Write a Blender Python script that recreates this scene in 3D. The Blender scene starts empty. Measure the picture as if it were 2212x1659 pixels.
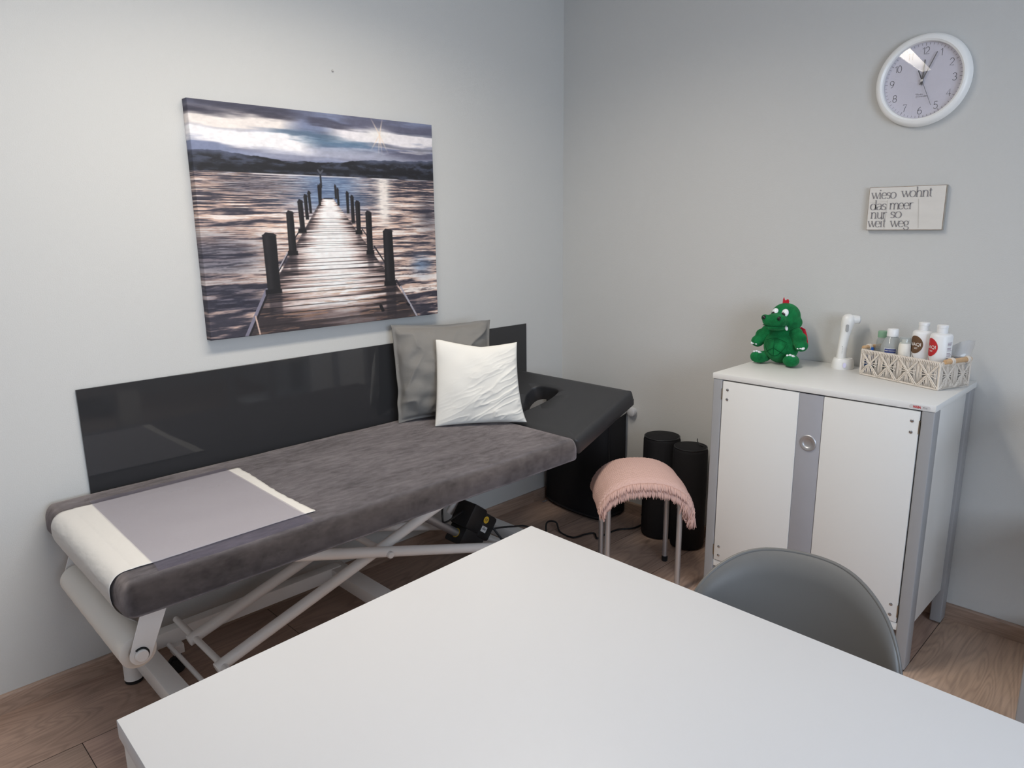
import bpy, bmesh, math, random
import numpy as np
from mathutils import Vector as V, Matrix, noise
random.seed(7)
PI = math.pi
sc = bpy.context.scene
C = sc.collection
R = math.radians

# ------------------------------------------------------------------ helpers
class MB:
    """collects geometry in world coordinates, then links it as one mesh object"""
    def __init__(s):
        s.v = []; s.f = []; s.m = []; s.uv = {}
    def add(s, vs, fs, mi=0):
        o = len(s.v)
        s.v += [tuple(p) for p in vs]
        s.f += [tuple(i + o for i in f) for f in fs]
        s.m += [mi] * len(fs)
        return s
    def bm(s, b, mi=0, M=None):
        b.verts.index_update()
        vs = [(M @ v.co) if M else v.co.copy() for v in b.verts]
        fs = [[v.index for v in f.verts] for f in b.faces]
        b.free()
        return s.add(vs, fs, mi)
    def box(s, x0, x1, y0, y1, z0, z1, bev=0.0, seg=2, mi=0, M=None):
        b = bmesh.new()
        bmesh.ops.create_cube(b, size=1)
        for v in b.verts:
            v.co = V(((x0 + x1) / 2 + v.co.x * (x1 - x0), (y0 + y1) / 2 + v.co.y * (y1 - y0), (z0 + z1) / 2 + v.co.z * (z1 - z0)))
        if bev > 0:
            bmesh.ops.bevel(b, geom=list(b.edges), offset=bev, segments=seg, profile=.5, affect='EDGES')
        return s.bm(b, mi, M)
    def tube(s, pts, r, n=14, caps=True, mi=0, closed=False):
        pts = [V(p) for p in pts]
        k = len(pts)
        rs = r if isinstance(r, (list, tuple)) else [r] * k
        t = []
        for i in range(k):
            a = pts[(i - 1) % k] if (closed or i > 0) else pts[i]
            b = pts[(i + 1) % k] if (closed or i < k - 1) else pts[i]
            t.append((b - a).normalized())
        up = V((0, 0, 1)) if abs(t[0].z) < .9 else V((1, 0, 0))
        nx = t[0].cross(up).normalized()
        vs = []
        for i in range(k):
            nx = (nx - t[i] * nx.dot(t[i])).normalized()
            ny = t[i].cross(nx)
            for j in range(n):
                a = 2 * PI * j / n
                vs.append(pts[i] + (nx * math.cos(a) + ny * math.sin(a)) * rs[i])
        fs = []
        for i in range(k if closed else k - 1):
            for j in range(n):
                i2 = (i + 1) % k
                fs.append((i * n + j, i * n + (j + 1) % n, i2 * n + (j + 1) % n, i2 * n + j))
        if caps and not closed:
            fs.append(tuple(range(n - 1, -1, -1)))
            fs.append(tuple((k - 1) * n + j for j in range(n)))
        return s.add(vs, fs, mi)
    def lathe(s, prof, c, ax=(0, 0, 1), n=40, mi=0, ref=None):
        """prof: (radius, height along ax)"""
        ax = V(ax).normalized()
        u = V(ref).normalized() if ref else (ax.cross(V((0, 0, 1))) if abs(ax.z) < .9 else ax.cross(V((1, 0, 0)))).normalized()
        w = ax.cross(u)
        c = V(c); vs = []; fs = []; idx = []
        for r_, h in prof:
            if r_ < 1e-6:
                idx.append([len(vs)]); vs.append(c + ax * h)
            else:
                idx.append(list(range(len(vs), len(vs) + n)))
                for j in range(n):
                    a = 2 * PI * j / n
                    vs.append(c + ax * h + (u * math.cos(a) + w * math.sin(a)) * r_)
        for A, B in zip(idx, idx[1:]):
            for j in range(n):
                j2 = (j + 1) % n
                if len(A) == 1 and len(B) == 1: continue
                if len(A) == 1: fs.append((A[0], B[j2], B[j]))
                elif len(B) == 1: fs.append((A[j], A[j2], B[0]))
                else: fs.append((A[j], A[j2], B[j2], B[j]))
        return s.add(vs, fs, mi)
    def ball(s, c, r, rot=None, n=24, m=14, mi=0):
        r = (r, r, r) if not isinstance(r, (tuple, list)) else r
        M = rot if rot else Matrix.Identity(3)
        c = V(c); vs = [c + M @ V((0, 0, r[2]))]; fs = []
        for i in range(1, m):
            a = PI * i / m
            for j in range(n):
                b = 2 * PI * j / n
                vs.append(c + M @ V((r[0] * math.sin(a) * math.cos(b), r[1] * math.sin(a) * math.sin(b), r[2] * math.cos(a))))
        vs.append(c + M @ V((0, 0, -r[2])))
        L = len(vs) - 1
        for j in range(n):
            j2 = (j + 1) % n
            fs.append((0, 1 + j, 1 + j2))
            fs.append((L, L - n + j2, L - n + j))
            for i in range(m - 2):
                a = 1 + i * n
                fs.append((a + j, a + n + j, a + n + j2, a + j2))
        return s.add(vs, fs, mi)
    def grid(s, fn, nu, nv, mi=0, closed_u=False):
        vs = [fn(i / nu, j / nv) for j in range(nv + 1) for i in range(nu + (0 if closed_u else 1))]
        w = nu + (0 if closed_u else 1)
        fs = []
        for j in range(nv):
            for i in range(nu):
                i2 = (i + 1) % w
                fs.append((j * w + i, j * w + i2, (j + 1) * w + i2, (j + 1) * w + i))
        return s.add(vs, fs, mi)
    def prism(s, pts, o, ex, ey, en, t, bev=0, seg=2, mi=0):
        """2-D outline in plane (ex,ey) at o, thickness t along en"""
        o, ex, ey, en = V(o), V(ex), V(ey), V(en)
        b = bmesh.new()
        vs = [b.verts.new(o + ex * p[0] + ey * p[1]) for p in pts]
        f = b.faces.new(vs)
        r = bmesh.ops.extrude_face_region(b, geom=[f])
        nv = [g for g in r['geom'] if isinstance(g, bmesh.types.BMVert)]
        for v in nv: v.co += en * t
        if bev > 0:
            es = [e for e in b.edges if len(e.link_faces) == 2 and e.calc_face_angle(0) > R(35)]
            bmesh.ops.bevel(b, geom=es, offset=bev, segments=seg, profile=.5, affect='EDGES')
        return s.bm(b, mi)
    def build(s, name, mats, parent=None, loc=None, sharp=38, fix=True):
        me = bpy.data.meshes.new(name)
        o = bpy.data.objects.new(name, me)
        org = V(ORG[parent.name]) if parent is not None else V(loc if loc is not None else (0, 0, 0))
        me.from_pydata([V(p) - org for p in s.v], [], s.f)
        if fix:
            b = bmesh.new(); b.from_mesh(me)
            bmesh.ops.recalc_face_normals(b, faces=b.faces)
            b.to_mesh(me); b.free()
        if not isinstance(mats, (list, tuple)): mats = [mats]
        for m in mats: me.materials.append(m)
        if len(mats) > 1: me.polygons.foreach_set('material_index', s.m)
        me.polygons.foreach_set('use_smooth', [True] * len(me.polygons))
        if sharp: me.set_sharp_from_angle(angle=R(sharp))
        C.objects.link(o)
        ORG[o.name] = tuple(org)
        if parent is not None: o.parent = parent
        else: o.location = org
        return o
ORG = {}
def thing(name, label, cat, loc, group=None):
    o = bpy.data.objects.new(name, None); C.objects.link(o)
    o.empty_display_size = .05
    o.location = loc; ORG[o.name] = tuple(loc)
    return tag(o, label, cat, group)
def tag(o, label, cat, group=None):
    o['label'] = label; o['category'] = cat
    if group: o['group'] = group
    return o
def struct(o):
    o['kind'] = 'structure'; return o
def lab(o, t):
    o['label'] = t; return o
def srgb(*c):
    if len(c) == 1: c = (c[0],) * 3
    return tuple(((x / 255 + .055) / 1.055) ** 2.4 if x > 10 else x / 255 / 12.92 for x in c)

# ------------------------------------------------------------------ materials
def mat(name, col, rough=.5, metal=0, spec=.5, bump=None, var=None, sheen=0, coat=0, emit=None):
    """bump=(scale, strength, detail); var=(scale, amount, stretch xyz)"""
    m = bpy.data.materials.new(name); m.use_nodes = True
    nt = m.node_tree; p = nt.nodes['Principled BSDF']
    p.inputs['Base Color'].default_value = (*col, 1)
    p.inputs['Roughness'].default_value = rough
    p.inputs['Metallic'].default_value = metal
    p.inputs['Specular IOR Level'].default_value = spec
    if sheen:
        p.inputs['Sheen Weight'].default_value = sheen
        p.inputs['Sheen Roughness'].default_value = .5
        p.inputs['Sheen Tint'].default_value = (.95, .85, .85, 1) if name != 'green_plush' else (.3, .9, .45, 1)
    if coat: p.inputs['Coat Weight'].default_value = coat
    tc = nt.nodes.new('ShaderNodeTexCoord')
    if bump:
        n = nt.nodes.new('ShaderNodeTexNoise'); n.inputs['Scale'].default_value = bump[0]
        n.inputs['Detail'].default_value = bump[2] if len(bump) > 2 else 2
        b = nt.nodes.new('ShaderNodeBump'); b.inputs['Strength'].default_value = bump[1]; b.inputs['Distance'].default_value = .01
        nt.links.new(tc.outputs['Object'], n.inputs['Vector'])
        nt.links.new(n.outputs['Fac'], b.inputs['Height'])
        nt.links.new(b.outputs['Normal'], p.inputs['Normal'])
    if var:
        mp = nt.nodes.new('ShaderNodeMapping'); mp.inputs['Scale'].default_value = var[2] if len(var) > 2 else (1, 1, 1)
        n = nt.nodes.new('ShaderNodeTexNoise'); n.inputs['Scale'].default_value = var[0]; n.inputs['Detail'].default_value = 5
        n.inputs['Roughness'].default_value = .6
        r = nt.nodes.new('ShaderNodeValToRGB')
        r.color_ramp.elements[0].position = .32; r.color_ramp.elements[1].position = .68
        a = var[1]
        r.color_ramp.elements[0].color = (*[c * (1 - a) for c in col], 1)
        r.color_ramp.elements[1].color = (*[min(1, c * (1 + a)) for c in col], 1)
        nt.links.new(tc.outputs['Object'], mp.inputs['Vector']); nt.links.new(mp.outputs['Vector'], n.inputs['Vector'])
        nt.links.new(n.outputs['Fac'], r.inputs['Fac']); nt.links.new(r.outputs['Color'], p.inputs['Base Color'])
    return m
def clear_mat(name, tint, gloss_col=(1, 1, 1), ior=1.45, body=None, alpha=0.0, rough=.02):
    """thin clear sheet: transparent + fresnel gloss (+ translucent-looking body at alpha)"""
    m = bpy.data.materials.new(name); m.use_nodes = True
    nt = m.node_tree; nt.nodes.clear()
    out = nt.nodes.new('ShaderNodeOutputMaterial')
    tr = nt.nodes.new('ShaderNodeBsdfTransparent'); tr.inputs['Color'].default_value = (*tint, 1)
    gl = nt.nodes.new('ShaderNodeBsdfGlossy'); gl.inputs['Roughness'].default_value = rough; gl.inputs['Color'].default_value = (*gloss_col, 1)
    lw = nt.nodes.new('ShaderNodeLayerWeight'); lw.inputs['Blend'].default_value = .5   # Schlick, same from both sides
    pw_ = nt.nodes.new('ShaderNodeMath'); pw_.operation = 'POWER'; pw_.inputs[1].default_value = 5
    fr = nt.nodes.new('ShaderNodeMath'); fr.operation = 'MULTIPLY_ADD'
    f0 = ((ior - 1) / (ior + 1)) ** 2; fr.inputs[1].default_value = 1 - f0; fr.inputs[2].default_value = f0
    nt.links.new(lw.outputs['Facing'], pw_.inputs[0]); nt.links.new(pw_.outputs[0], fr.inputs[0])
    mx = nt.nodes.new('ShaderNodeMixShader')
    base = tr.outputs[0]
    if alpha > 0:
        df = nt.nodes.new('ShaderNodeBsdfDiffuse'); df.inputs['Color'].default_value = (*body, 1)
        m2 = nt.nodes.new('ShaderNodeMixShader'); m2.inputs['Fac'].default_value = alpha
        nt.links.new(tr.outputs[0], m2.inputs[1]); nt.links.new(df.outputs[0], m2.inputs[2]); base = m2.outputs[0]
    nt.links.new(fr.outputs[0], mx.inputs['Fac']); nt.links.new(base, mx.inputs[1]); nt.links.new(gl.outputs[0], mx.inputs[2])
    nt.links.new(mx.outputs[0], out.inputs['Surface'])
    return m
def attr_mat(name, attr, rough=.6, bump=None, grain=False):
    m = mat(name, (.5, .5, .5), rough, bump=bump)
    nt = m.node_tree; p = nt.nodes['Principled BSDF']
    a = nt.nodes.new('ShaderNodeAttribute'); a.attribute_name = attr
    if not grain:
        nt.links.new(a.outputs['Color'], p.inputs['Base Color']); return m
    # wood: plank tint from the attribute, grain from stretched noise in UV space
    uv = nt.nodes.new('ShaderNodeUVMap'); uv.uv_map = 'UVMap'
    def nz(scale, sx, sy, det, dist):
        mp = nt.nodes.new('ShaderNodeMapping'); mp.inputs['Scale'].default_value = (sx, sy, 1)
        n = nt.nodes.new('ShaderNodeTexNoise'); n.inputs['Scale'].default_value = scale; n.inputs['Detail'].default_value = det
        n.inputs['Distortion'].default_value = dist
        nt.links.new(uv.outputs[0], mp.inputs['Vector']); nt.links.new(mp.outputs[0], n.inputs['Vector'])
        return n
    big = nz(1.0, 1.6, 7, 3, 1.2)
    fine = nz(1.0, 6, 130, 4, .4)
    vor = nt.nodes.new('ShaderNodeTexVoronoi'); vor.inputs['Scale'].default_value = 1
    mpv = nt.nodes.new('ShaderNodeMapping'); mpv.inputs['Scale'].default_value = (2.6, 5.5, 1)
    nt.links.new(uv.outputs[0], mpv.inputs['Vector']); nt.links.new(mpv.outputs[0], vor.inputs['Vector'])
    def ramp(src, stops):
        r = nt.nodes.new('ShaderNodeValToRGB'); r.color_ramp.elements.remove(r.color_ramp.elements[1])
        r.color_ramp.elements[0].position = stops[0][0]; r.color_ramp.elements[0].color = (*[stops[0][1]] * 3, 1)
        for q, c in stops[1:]:
            e = r.color_ramp.elements.new(q); e.color = (c, c, c, 1)
        nt.links.new(src, r.inputs['Fac']); return r.outputs['Color']
    def mul(a_, b_):
        x = nt.nodes.new('ShaderNodeMix'); x.data_type = 'RGBA'; x.blend_type = 'MULTIPLY'; x.inputs[0].default_value = 1
        nt.links.new(a_, x.inputs[6]); nt.links.new(b_, x.inputs[7]); return x.outputs[2]
    c = mul(a.outputs['Color'], ramp(big.outputs['Fac'], [(.25, .84), (.5, 1.0), (.75, 1.10)]))
    c = mul(c, ramp(fine.outputs['Fac'], [(.3, .86), (.55, 1.02), (.8, 1.06)]))
    fig = nz(1.0, 1.1, 5.2, 2, .8)
    mm = nt.nodes.new('ShaderNodeMath'); mm.operation = 'MULTIPLY'; mm.inputs[1].default_value = 150
    sn = nt.nodes.new('ShaderNodeMath'); sn.operation = 'SINE'
    ma = nt.nodes.new('ShaderNodeMath'); ma.operation = 'MULTIPLY_ADD'; ma.inputs[1].default_value = .5; ma.inputs[2].default_value = .5
    nt.links.new(fig.outputs['Fac'], mm.inputs[0]); nt.links.new(mm.outputs[0], sn.inputs[0]); nt.links.new(sn.outputs[0], ma.inputs[0])
    c = mul(c, ramp(ma.outputs[0], [(0, .88), (.5, 1.0), (1, 1.05)]))
    c = mul(c, ramp(vor.outputs['Distance'], [(0, .35), (.05, .62), (.11, 1.0)]))
    nt.links.new(c, p.inputs['Base Color'])
    return m

M_wall = mat('wall_paint', srgb(209, 208, 205), .85, bump=(300, .13, 3), spec=.2)
M_ceil = mat('ceiling_paint', srgb(238), .9)
M_floor = attr_mat('laminate', 'tint', .48, grain=True)
M_base = attr_mat('baseboard_wood', 'tint', .5, grain=True)
M_steelw = mat('white_enamel', srgb(243, 240, 237), .28)
M_velvet = mat('taupe_velour', srgb(60, 54, 54), .95, spec=.06, sheen=.9, bump=(2600, .45, 2))
def velvet():
    nt = M_velvet.node_tree; p = nt.nodes['Principled BSDF']
    tc = nt.nodes.new('ShaderNodeTexCoord')
    def nz(sc_, st, det):
        mp = nt.nodes.new('ShaderNodeMapping'); mp.inputs['Scale'].default_value = st
        n = nt.nodes.new('ShaderNodeTexNoise'); n.inputs['Scale'].default_value = sc_; n.inputs['Detail'].default_value = det; n.inputs['Roughness'].default_value = .65
        nt.links.new(tc.outputs['Object'], mp.inputs['Vector']); nt.links.new(mp.outputs[0], n.inputs['Vector']); return n.outputs['Fac']
    a, b = nz(5.5, (.8, 1.6, 1), 6), nz(38, (.6, 1.5, 1), 4)
    m_ = nt.nodes.new('ShaderNodeMath'); m_.operation = 'MULTIPLY_ADD'; m_.inputs[1].default_value = .52
    nt.links.new(a, m_.inputs[0])
    b2 = nt.nodes.new('ShaderNodeMath'); b2.operation = 'MULTIPLY'; b2.inputs[1].default_value = .48
    nt.links.new(b, b2.inputs[0]); nt.links.new(b2.outputs[0], m_.inputs[2])
    def rmp(c0, c1):
        r = nt.nodes.new('ShaderNodeValToRGB'); r.color_ramp.elements[0].position = .38; r.color_ramp.elements[1].position = .62
        r.color_ramp.elements[0].color = (*c0, 1); r.color_ramp.elements[1].color = (*c1, 1)
        nt.links.new(m_.outputs[0], r.inputs['Fac']); return r.outputs['Color']
    nt.links.new(rmp(srgb(37, 32, 33), srgb(58, 51, 51)), p.inputs['Base Color'])
    nt.links.new(rmp((.55,) * 3, (1.0,) * 3), p.inputs['Sheen Weight'])
velvet()
M_leather = mat('black_leatherette', srgb(52, 52, 54), .42, bump=(500, .12, 2), spec=.5)
M_blk = mat('black_fabric', srgb(30, 29, 31), .8, bump=(300, .15, 2), spec=.25)
M_blkpl = mat('black_plastic', srgb(26, 26, 28), .45)
M_rubber = mat('black_rubber', srgb(22, 22, 23), .7)
M_paper = mat('paper', srgb(216, 213, 209), .85, spec=.2, bump=(55, .10, 2))
M_rollp = mat('paper_roll_side', srgb(228, 222, 214), .85, spec=.2)
M_core = mat('cardboard', srgb(205, 196, 186), .8)
M_panel = mat('grey_gloss_panel', srgb(52, 52, 54), .05, spec=.55)
M_chrome = mat('chrome', srgb(190, 190, 192), .18, metal=1)
M_satin = mat('satin_steel', srgb(196, 196, 198), .42, metal=.85)
M_white = mat('white_laminate', srgb(232, 231, 228), .42, spec=.45)
M_tabletop = mat('table_laminate', srgb(207, 207, 209), .4, spec=.5, bump=(900, .02))
M_tableleg = mat('table_white_paint', srgb(222, 219, 215), .5)
M_grey = mat('grey_lacquer', srgb(160, 160, 162), .45)
M_gstrip = mat('grey_strip', srgb(164, 164, 170), .5, var=(5, .05, (1, 1, .4)))
M_chair = mat('grey_shell_plastic', srgb(104, 102, 99), .42, bump=(1200, .04))
M_beech = mat('beech', srgb(208, 170, 128), .5, var=(20, .1, (1, 8, 1)))
M_brass = mat('hinge_brass', srgb(150, 136, 116), .38, metal=1)
M_pgrey = mat('grey_linen', srgb(136, 133, 129), .9, spec=.1, bump=(700, .25, 2))
M_pwhite = mat('white_cotton', srgb(238, 235, 228), .9, spec=.1, bump=(900, .12, 2))
M_pink = mat('pink_cotton', srgb(218, 182, 172), .95, spec=.1, bump=(500, .2, 2))
M_green = mat('green_plush', (.008, .165, .048), .9, spec=.15, sheen=.25, bump=(420, .35, 2), var=(28, .35))
M_greend = mat('green_seam', (.003, .062, .02), .9, spec=.1)
M_red = mat('red_felt', srgb(196, 24, 48), .85)
M_eye = mat('eye_white', srgb(238, 240, 242), .3)
M_black = mat('gloss_black', srgb(14, 13, 14), .25)
M_device = mat('white_device_plastic', srgb(238, 236, 232), .35)
M_devgrey = mat('device_grey', srgb(165, 164, 163), .4)
M_devlens = mat('device_lens', srgb(196, 196, 198), .25)
M_rope = mat('cotton_cord', srgb(232, 221, 208), .9, bump=(800, .3))
M_bottle = mat('white_bottle', srgb(240, 239, 238), .38)
M_bottle2 = mat('cream_bottle', srgb(240, 234, 222), .4)
M_capgreen = mat('green_cap', srgb(138, 178, 150), .45)
M_clear = clear_mat('clear_plastic', (.86, .9, .9), body=srgb(205, 208, 206), alpha=.30)
M_liquid = clear_mat('cloudy_plastic', (.85, .88, .88), body=srgb(196, 199, 198), alpha=.62)
M_bag = clear_mat('bag_film', (.95, .96, .97), body=srgb(215, 216, 220), alpha=.28, rough=.12)
M_film = clear_mat('grey_film', (.775, .765, .805), body=srgb(150, 147, 172), alpha=.13, ior=1.2, rough=.3)
M_glass = clear_mat('clock_glass', (.97, .97, .97), ior=1.6)
M_pane = clear_mat('window_glass', (.98, .99, 1), ior=1.45)
M_blue = mat('blue_plastic', srgb(34, 92, 168), .45)
M_navy = mat('navy_print', srgb(52, 64, 122), .6)
M_brown = mat('brown_print', srgb(104, 74, 48), .5)
M_redp = mat('red_print', srgb(196, 40, 44), .5)
M_ink = mat('dark_ink', srgb(62, 60, 62), .6)
M_ink2 = mat('grey_ink', srgb(120, 114, 116), .6)
M_txtw = mat('white_print', srgb(232, 226, 220), .6)
M_dial = mat('dial_silver', srgb(218, 214, 224), .6)
M_hand = mat('clock_hand_grey', srgb(96, 94, 96), .4)
M_rim = mat('clock_white', srgb(250, 249, 246), .35)
M_board = mat('sign_paint', srgb(224, 219, 212), .8, var=(9, .035, (1, 1, 3)))
M_worn = mat('sign_worn_wood', srgb(150, 128, 104), .85, var=(60, .3))
M_crack = mat('sign_crack', srgb(196, 188, 178), .9)
M_side = mat('sign_edge', srgb(176, 170, 160), .85)
M_letter = mat('sign_grey_ink', srgb(134, 130, 133), .7)
M_yellow = mat('yellow_sticker', srgb(216, 176, 48), .5)
M_sticker = mat('white_sticker', srgb(215), .5)
M_frame = mat('window_frame_white', srgb(232), .4)
M_seam = mat('dark_gap', srgb(46, 40, 36), .9)

# ------------------------------------------------------------------ room
XL, YF, H = -4.5, -4.3, 2.55
def wood_rows(name, quads, m, normal_up=True):
    """quads: (corner list, tint, uv offset, (ulen, vlen))"""
    vs = []; fs = []; cols = []; uvs = []
    for pts, tint, off, (ul, vl) in quads:
        o = len(vs); vs += pts; fs.append((o, o + 1, o + 2, o + 3)); cols.append(tint)
        uvs += [(off[0], off[1]), (off[0] + ul, off[1]), (off[0] + ul, off[1] + vl), (off[0], off[1] + vl)]
    me = bpy.data.meshes.new(name); me.from_pydata(vs, [], fs)
    ul_ = me.uv_layers.new(name='UVMap'); ul_.data.foreach_set('uv', [c for u in uvs for c in u])
    at = me.attributes.new('tint', 'FLOAT_COLOR', 'FACE')
    at.data.foreach_set('color', [c for k in cols for c in (*k, 1)])
    me.materials.append(m)
    o = bpy.data.objects.new(name, me); C.objects.link(o); return o
rows = [.1, -.327, -.622, -.92, -1.247, -1.574, -1.901, -2.30, -2.63, -2.96, -3.29, -3.62, -3.95, -4.4]
quads = [([V((XL - .1, YF - .1, -.002)), V((.1, YF - .1, -.002)), V((.1, .1, -.002)), V((XL - .1, .1, -.002))], srgb(46, 36, 30), (0, 0), (1, 1))]
joints = [[-3.1, -1.75], [-2.474, -1.1], [-3.3, -1.95, -.62], [-2.9, -1.45], [-3.6, -2.3, -.95], [-2.7, -1.3], [-3.2, -1.85], [-2.5, -1.1]] * 2
base_t = V(srgb(180, 153, 135))
for k in range(len(rows) - 1):
    xs = [XL - .1] + joints[k] + [.1]
    for a, b in zip(xs, xs[1:]):
        g = .0011
        t = base_t * random.uniform(.9, 1.1)
        t = V((t.x, t.y * random.uniform(.97, 1.03), t.z * random.uniform(.94, 1.05)))
        y0, y1 = rows[k + 1] + g, rows[k] - g
        quads.append(([V((a + g, y0, 0)), V((b - g, y0, 0)), V((b - g, y1, 0)), V((a + g, y1, 0))], tuple(t),
                      (random.uniform(0, 40), random.uniform(0, 40)), (b - a, y1 - y0)))
struct(wood_rows('floor', quads, M_floor))
m = MB(); m.box(XL - .1, .1, YF - .1, .1, -.12, -.004); struct(m.build('trim_1', M_seam))
m = MB(); m.box(XL - .1, .12, 0, .12, 0, H); struct(m.build('wall_left', M_wall))
m = MB(); m.box(0, .12, YF, 0, 0, H); struct(m.build('wall_right', M_wall))
m = MB(); m.box(XL - .12, XL, YF, 0, 0, H); struct(m.build('wall_back', M_wall))
WX0, WX1, WZ0, WZ1 = -3.5, -1.5, .9, 2.25
m = MB()
m.box(XL, WX0, YF - .12, YF, 0, H); m.box(WX1, 0, YF - .12, YF, 0, H)
m.box(WX0, WX1, YF - .12, YF, 0, WZ0); m.box(WX0, WX1, YF - .12, YF, WZ1, H)
struct(m.build('wall_front', M_wall))
m = MB(); m.box(XL - .12, .12, YF - .12, .12, H, H + .1); struct(m.build('ceiling', M_ceil))
m = MB()
for a, b in ((WX0, WX0 + .06), (WX1 - .06, WX1), (-2.53, -2.47)): m.box(a, b, YF - .09, YF - .03, WZ0, WZ1, .004)
m.box(WX0, WX1, YF - .09, YF - .03, WZ0, WZ0 + .06, .004); m.box(WX0, WX1, YF - .09, YF - .03, WZ1 - .06, WZ1, .004)
win = struct(m.build('window_1', M_frame, None, (WX0, YF - .06, WZ0)))
m = MB(); m.box(WX0 + .05, WX1 - .05, YF - .063, YF - .057, WZ0 + .05, WZ1 - .05); m.build('pane', M_pane, win)
# baseboards: laminate strips with a small round top
def baseboard(name, p0, p1, n_in, h=.06, t=.0128):
    p0, p1, n_in = V(p0), V(p1), V(n_in)
    L = (p1 - p0).length
    d = (p1 - p0).normalized()
    prof = [(t, 0), (t, h - .006), (t - .003, h - .001), (t - .006, h), (0, h)]
    quads = []
    xs = [0]
    while xs[-1] < L - .3: xs.append(min(L, xs[-1] + random.uniform(1.3, 2.1)))
    if xs[-1] < L: xs.append(L)
    for a, b in zip(xs, xs[1:]):
        tn = tuple(base_t * random.uniform(.86, .95)); off = (random.uniform(0, 30), random.uniform(0, 30)); acc = 0
        for (q0, z0), (q1, z1) in zip(prof, prof[1:]):
            s = math.hypot(q1 - q0, z1 - z0)
            quads.append(([p0 + d * a + n_in * q0 + V((0, 0, z0)), p0 + d * b + n_in * q0 + V((0, 0, z0)),
                           p0 + d * b + n_in * q1 + V((0, 0, z1)), p0 + d * a + n_in * q1 + V((0, 0, z1))], tn, (off[0], off[1] + acc), (b - a, s)))
            acc += s
    return struct(wood_rows(name, quads, M_base))
baseboard('baseboard_left', (XL, 0, 0), (0, 0, 0), (0, -1, 0))
baseboard('baseboard_right', (0, 0, 0), (0, YF, 0), (-1, 0, 0))

# ------------------------------------------------------------------ canvas picture
def vn(x, y, seed, _c={}):
    if seed not in _c: _c[seed] = np.random.RandomState(seed).rand(256, 256)
    T = _c[seed]
    xi = np.floor(x).astype(int); yi = np.floor(y).astype(int)
    fx = x - xi; fy = y - yi
    fx = fx * fx * (3 - 2 * fx); fy = fy * fy * (3 - 2 * fy)
    a = T[xi % 256, yi % 256]; b = T[(xi + 1) % 256, yi % 256]; c = T[xi % 256, (yi + 1) % 256]; d = T[(xi + 1) % 256, (yi + 1) % 256]
    return (a * (1 - fx) + b * fx) * (1 - fy) + (c * (1 - fx) + d * fx) * fy
def fbm(x, y, seed, o=4):
    s = 0; a = .5; t = 0
    for k in range(o):
        s = s + a * vn(x * 2 ** k + 17 * k, y * 2 ** k + 31 * k, seed + k); t += a; a *= .55
    return s / t
def sst(a, b, x):
    t = np.clip((x - a) / (b - a), 0, 1); return t * t * (3 - 2 * t)
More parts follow.
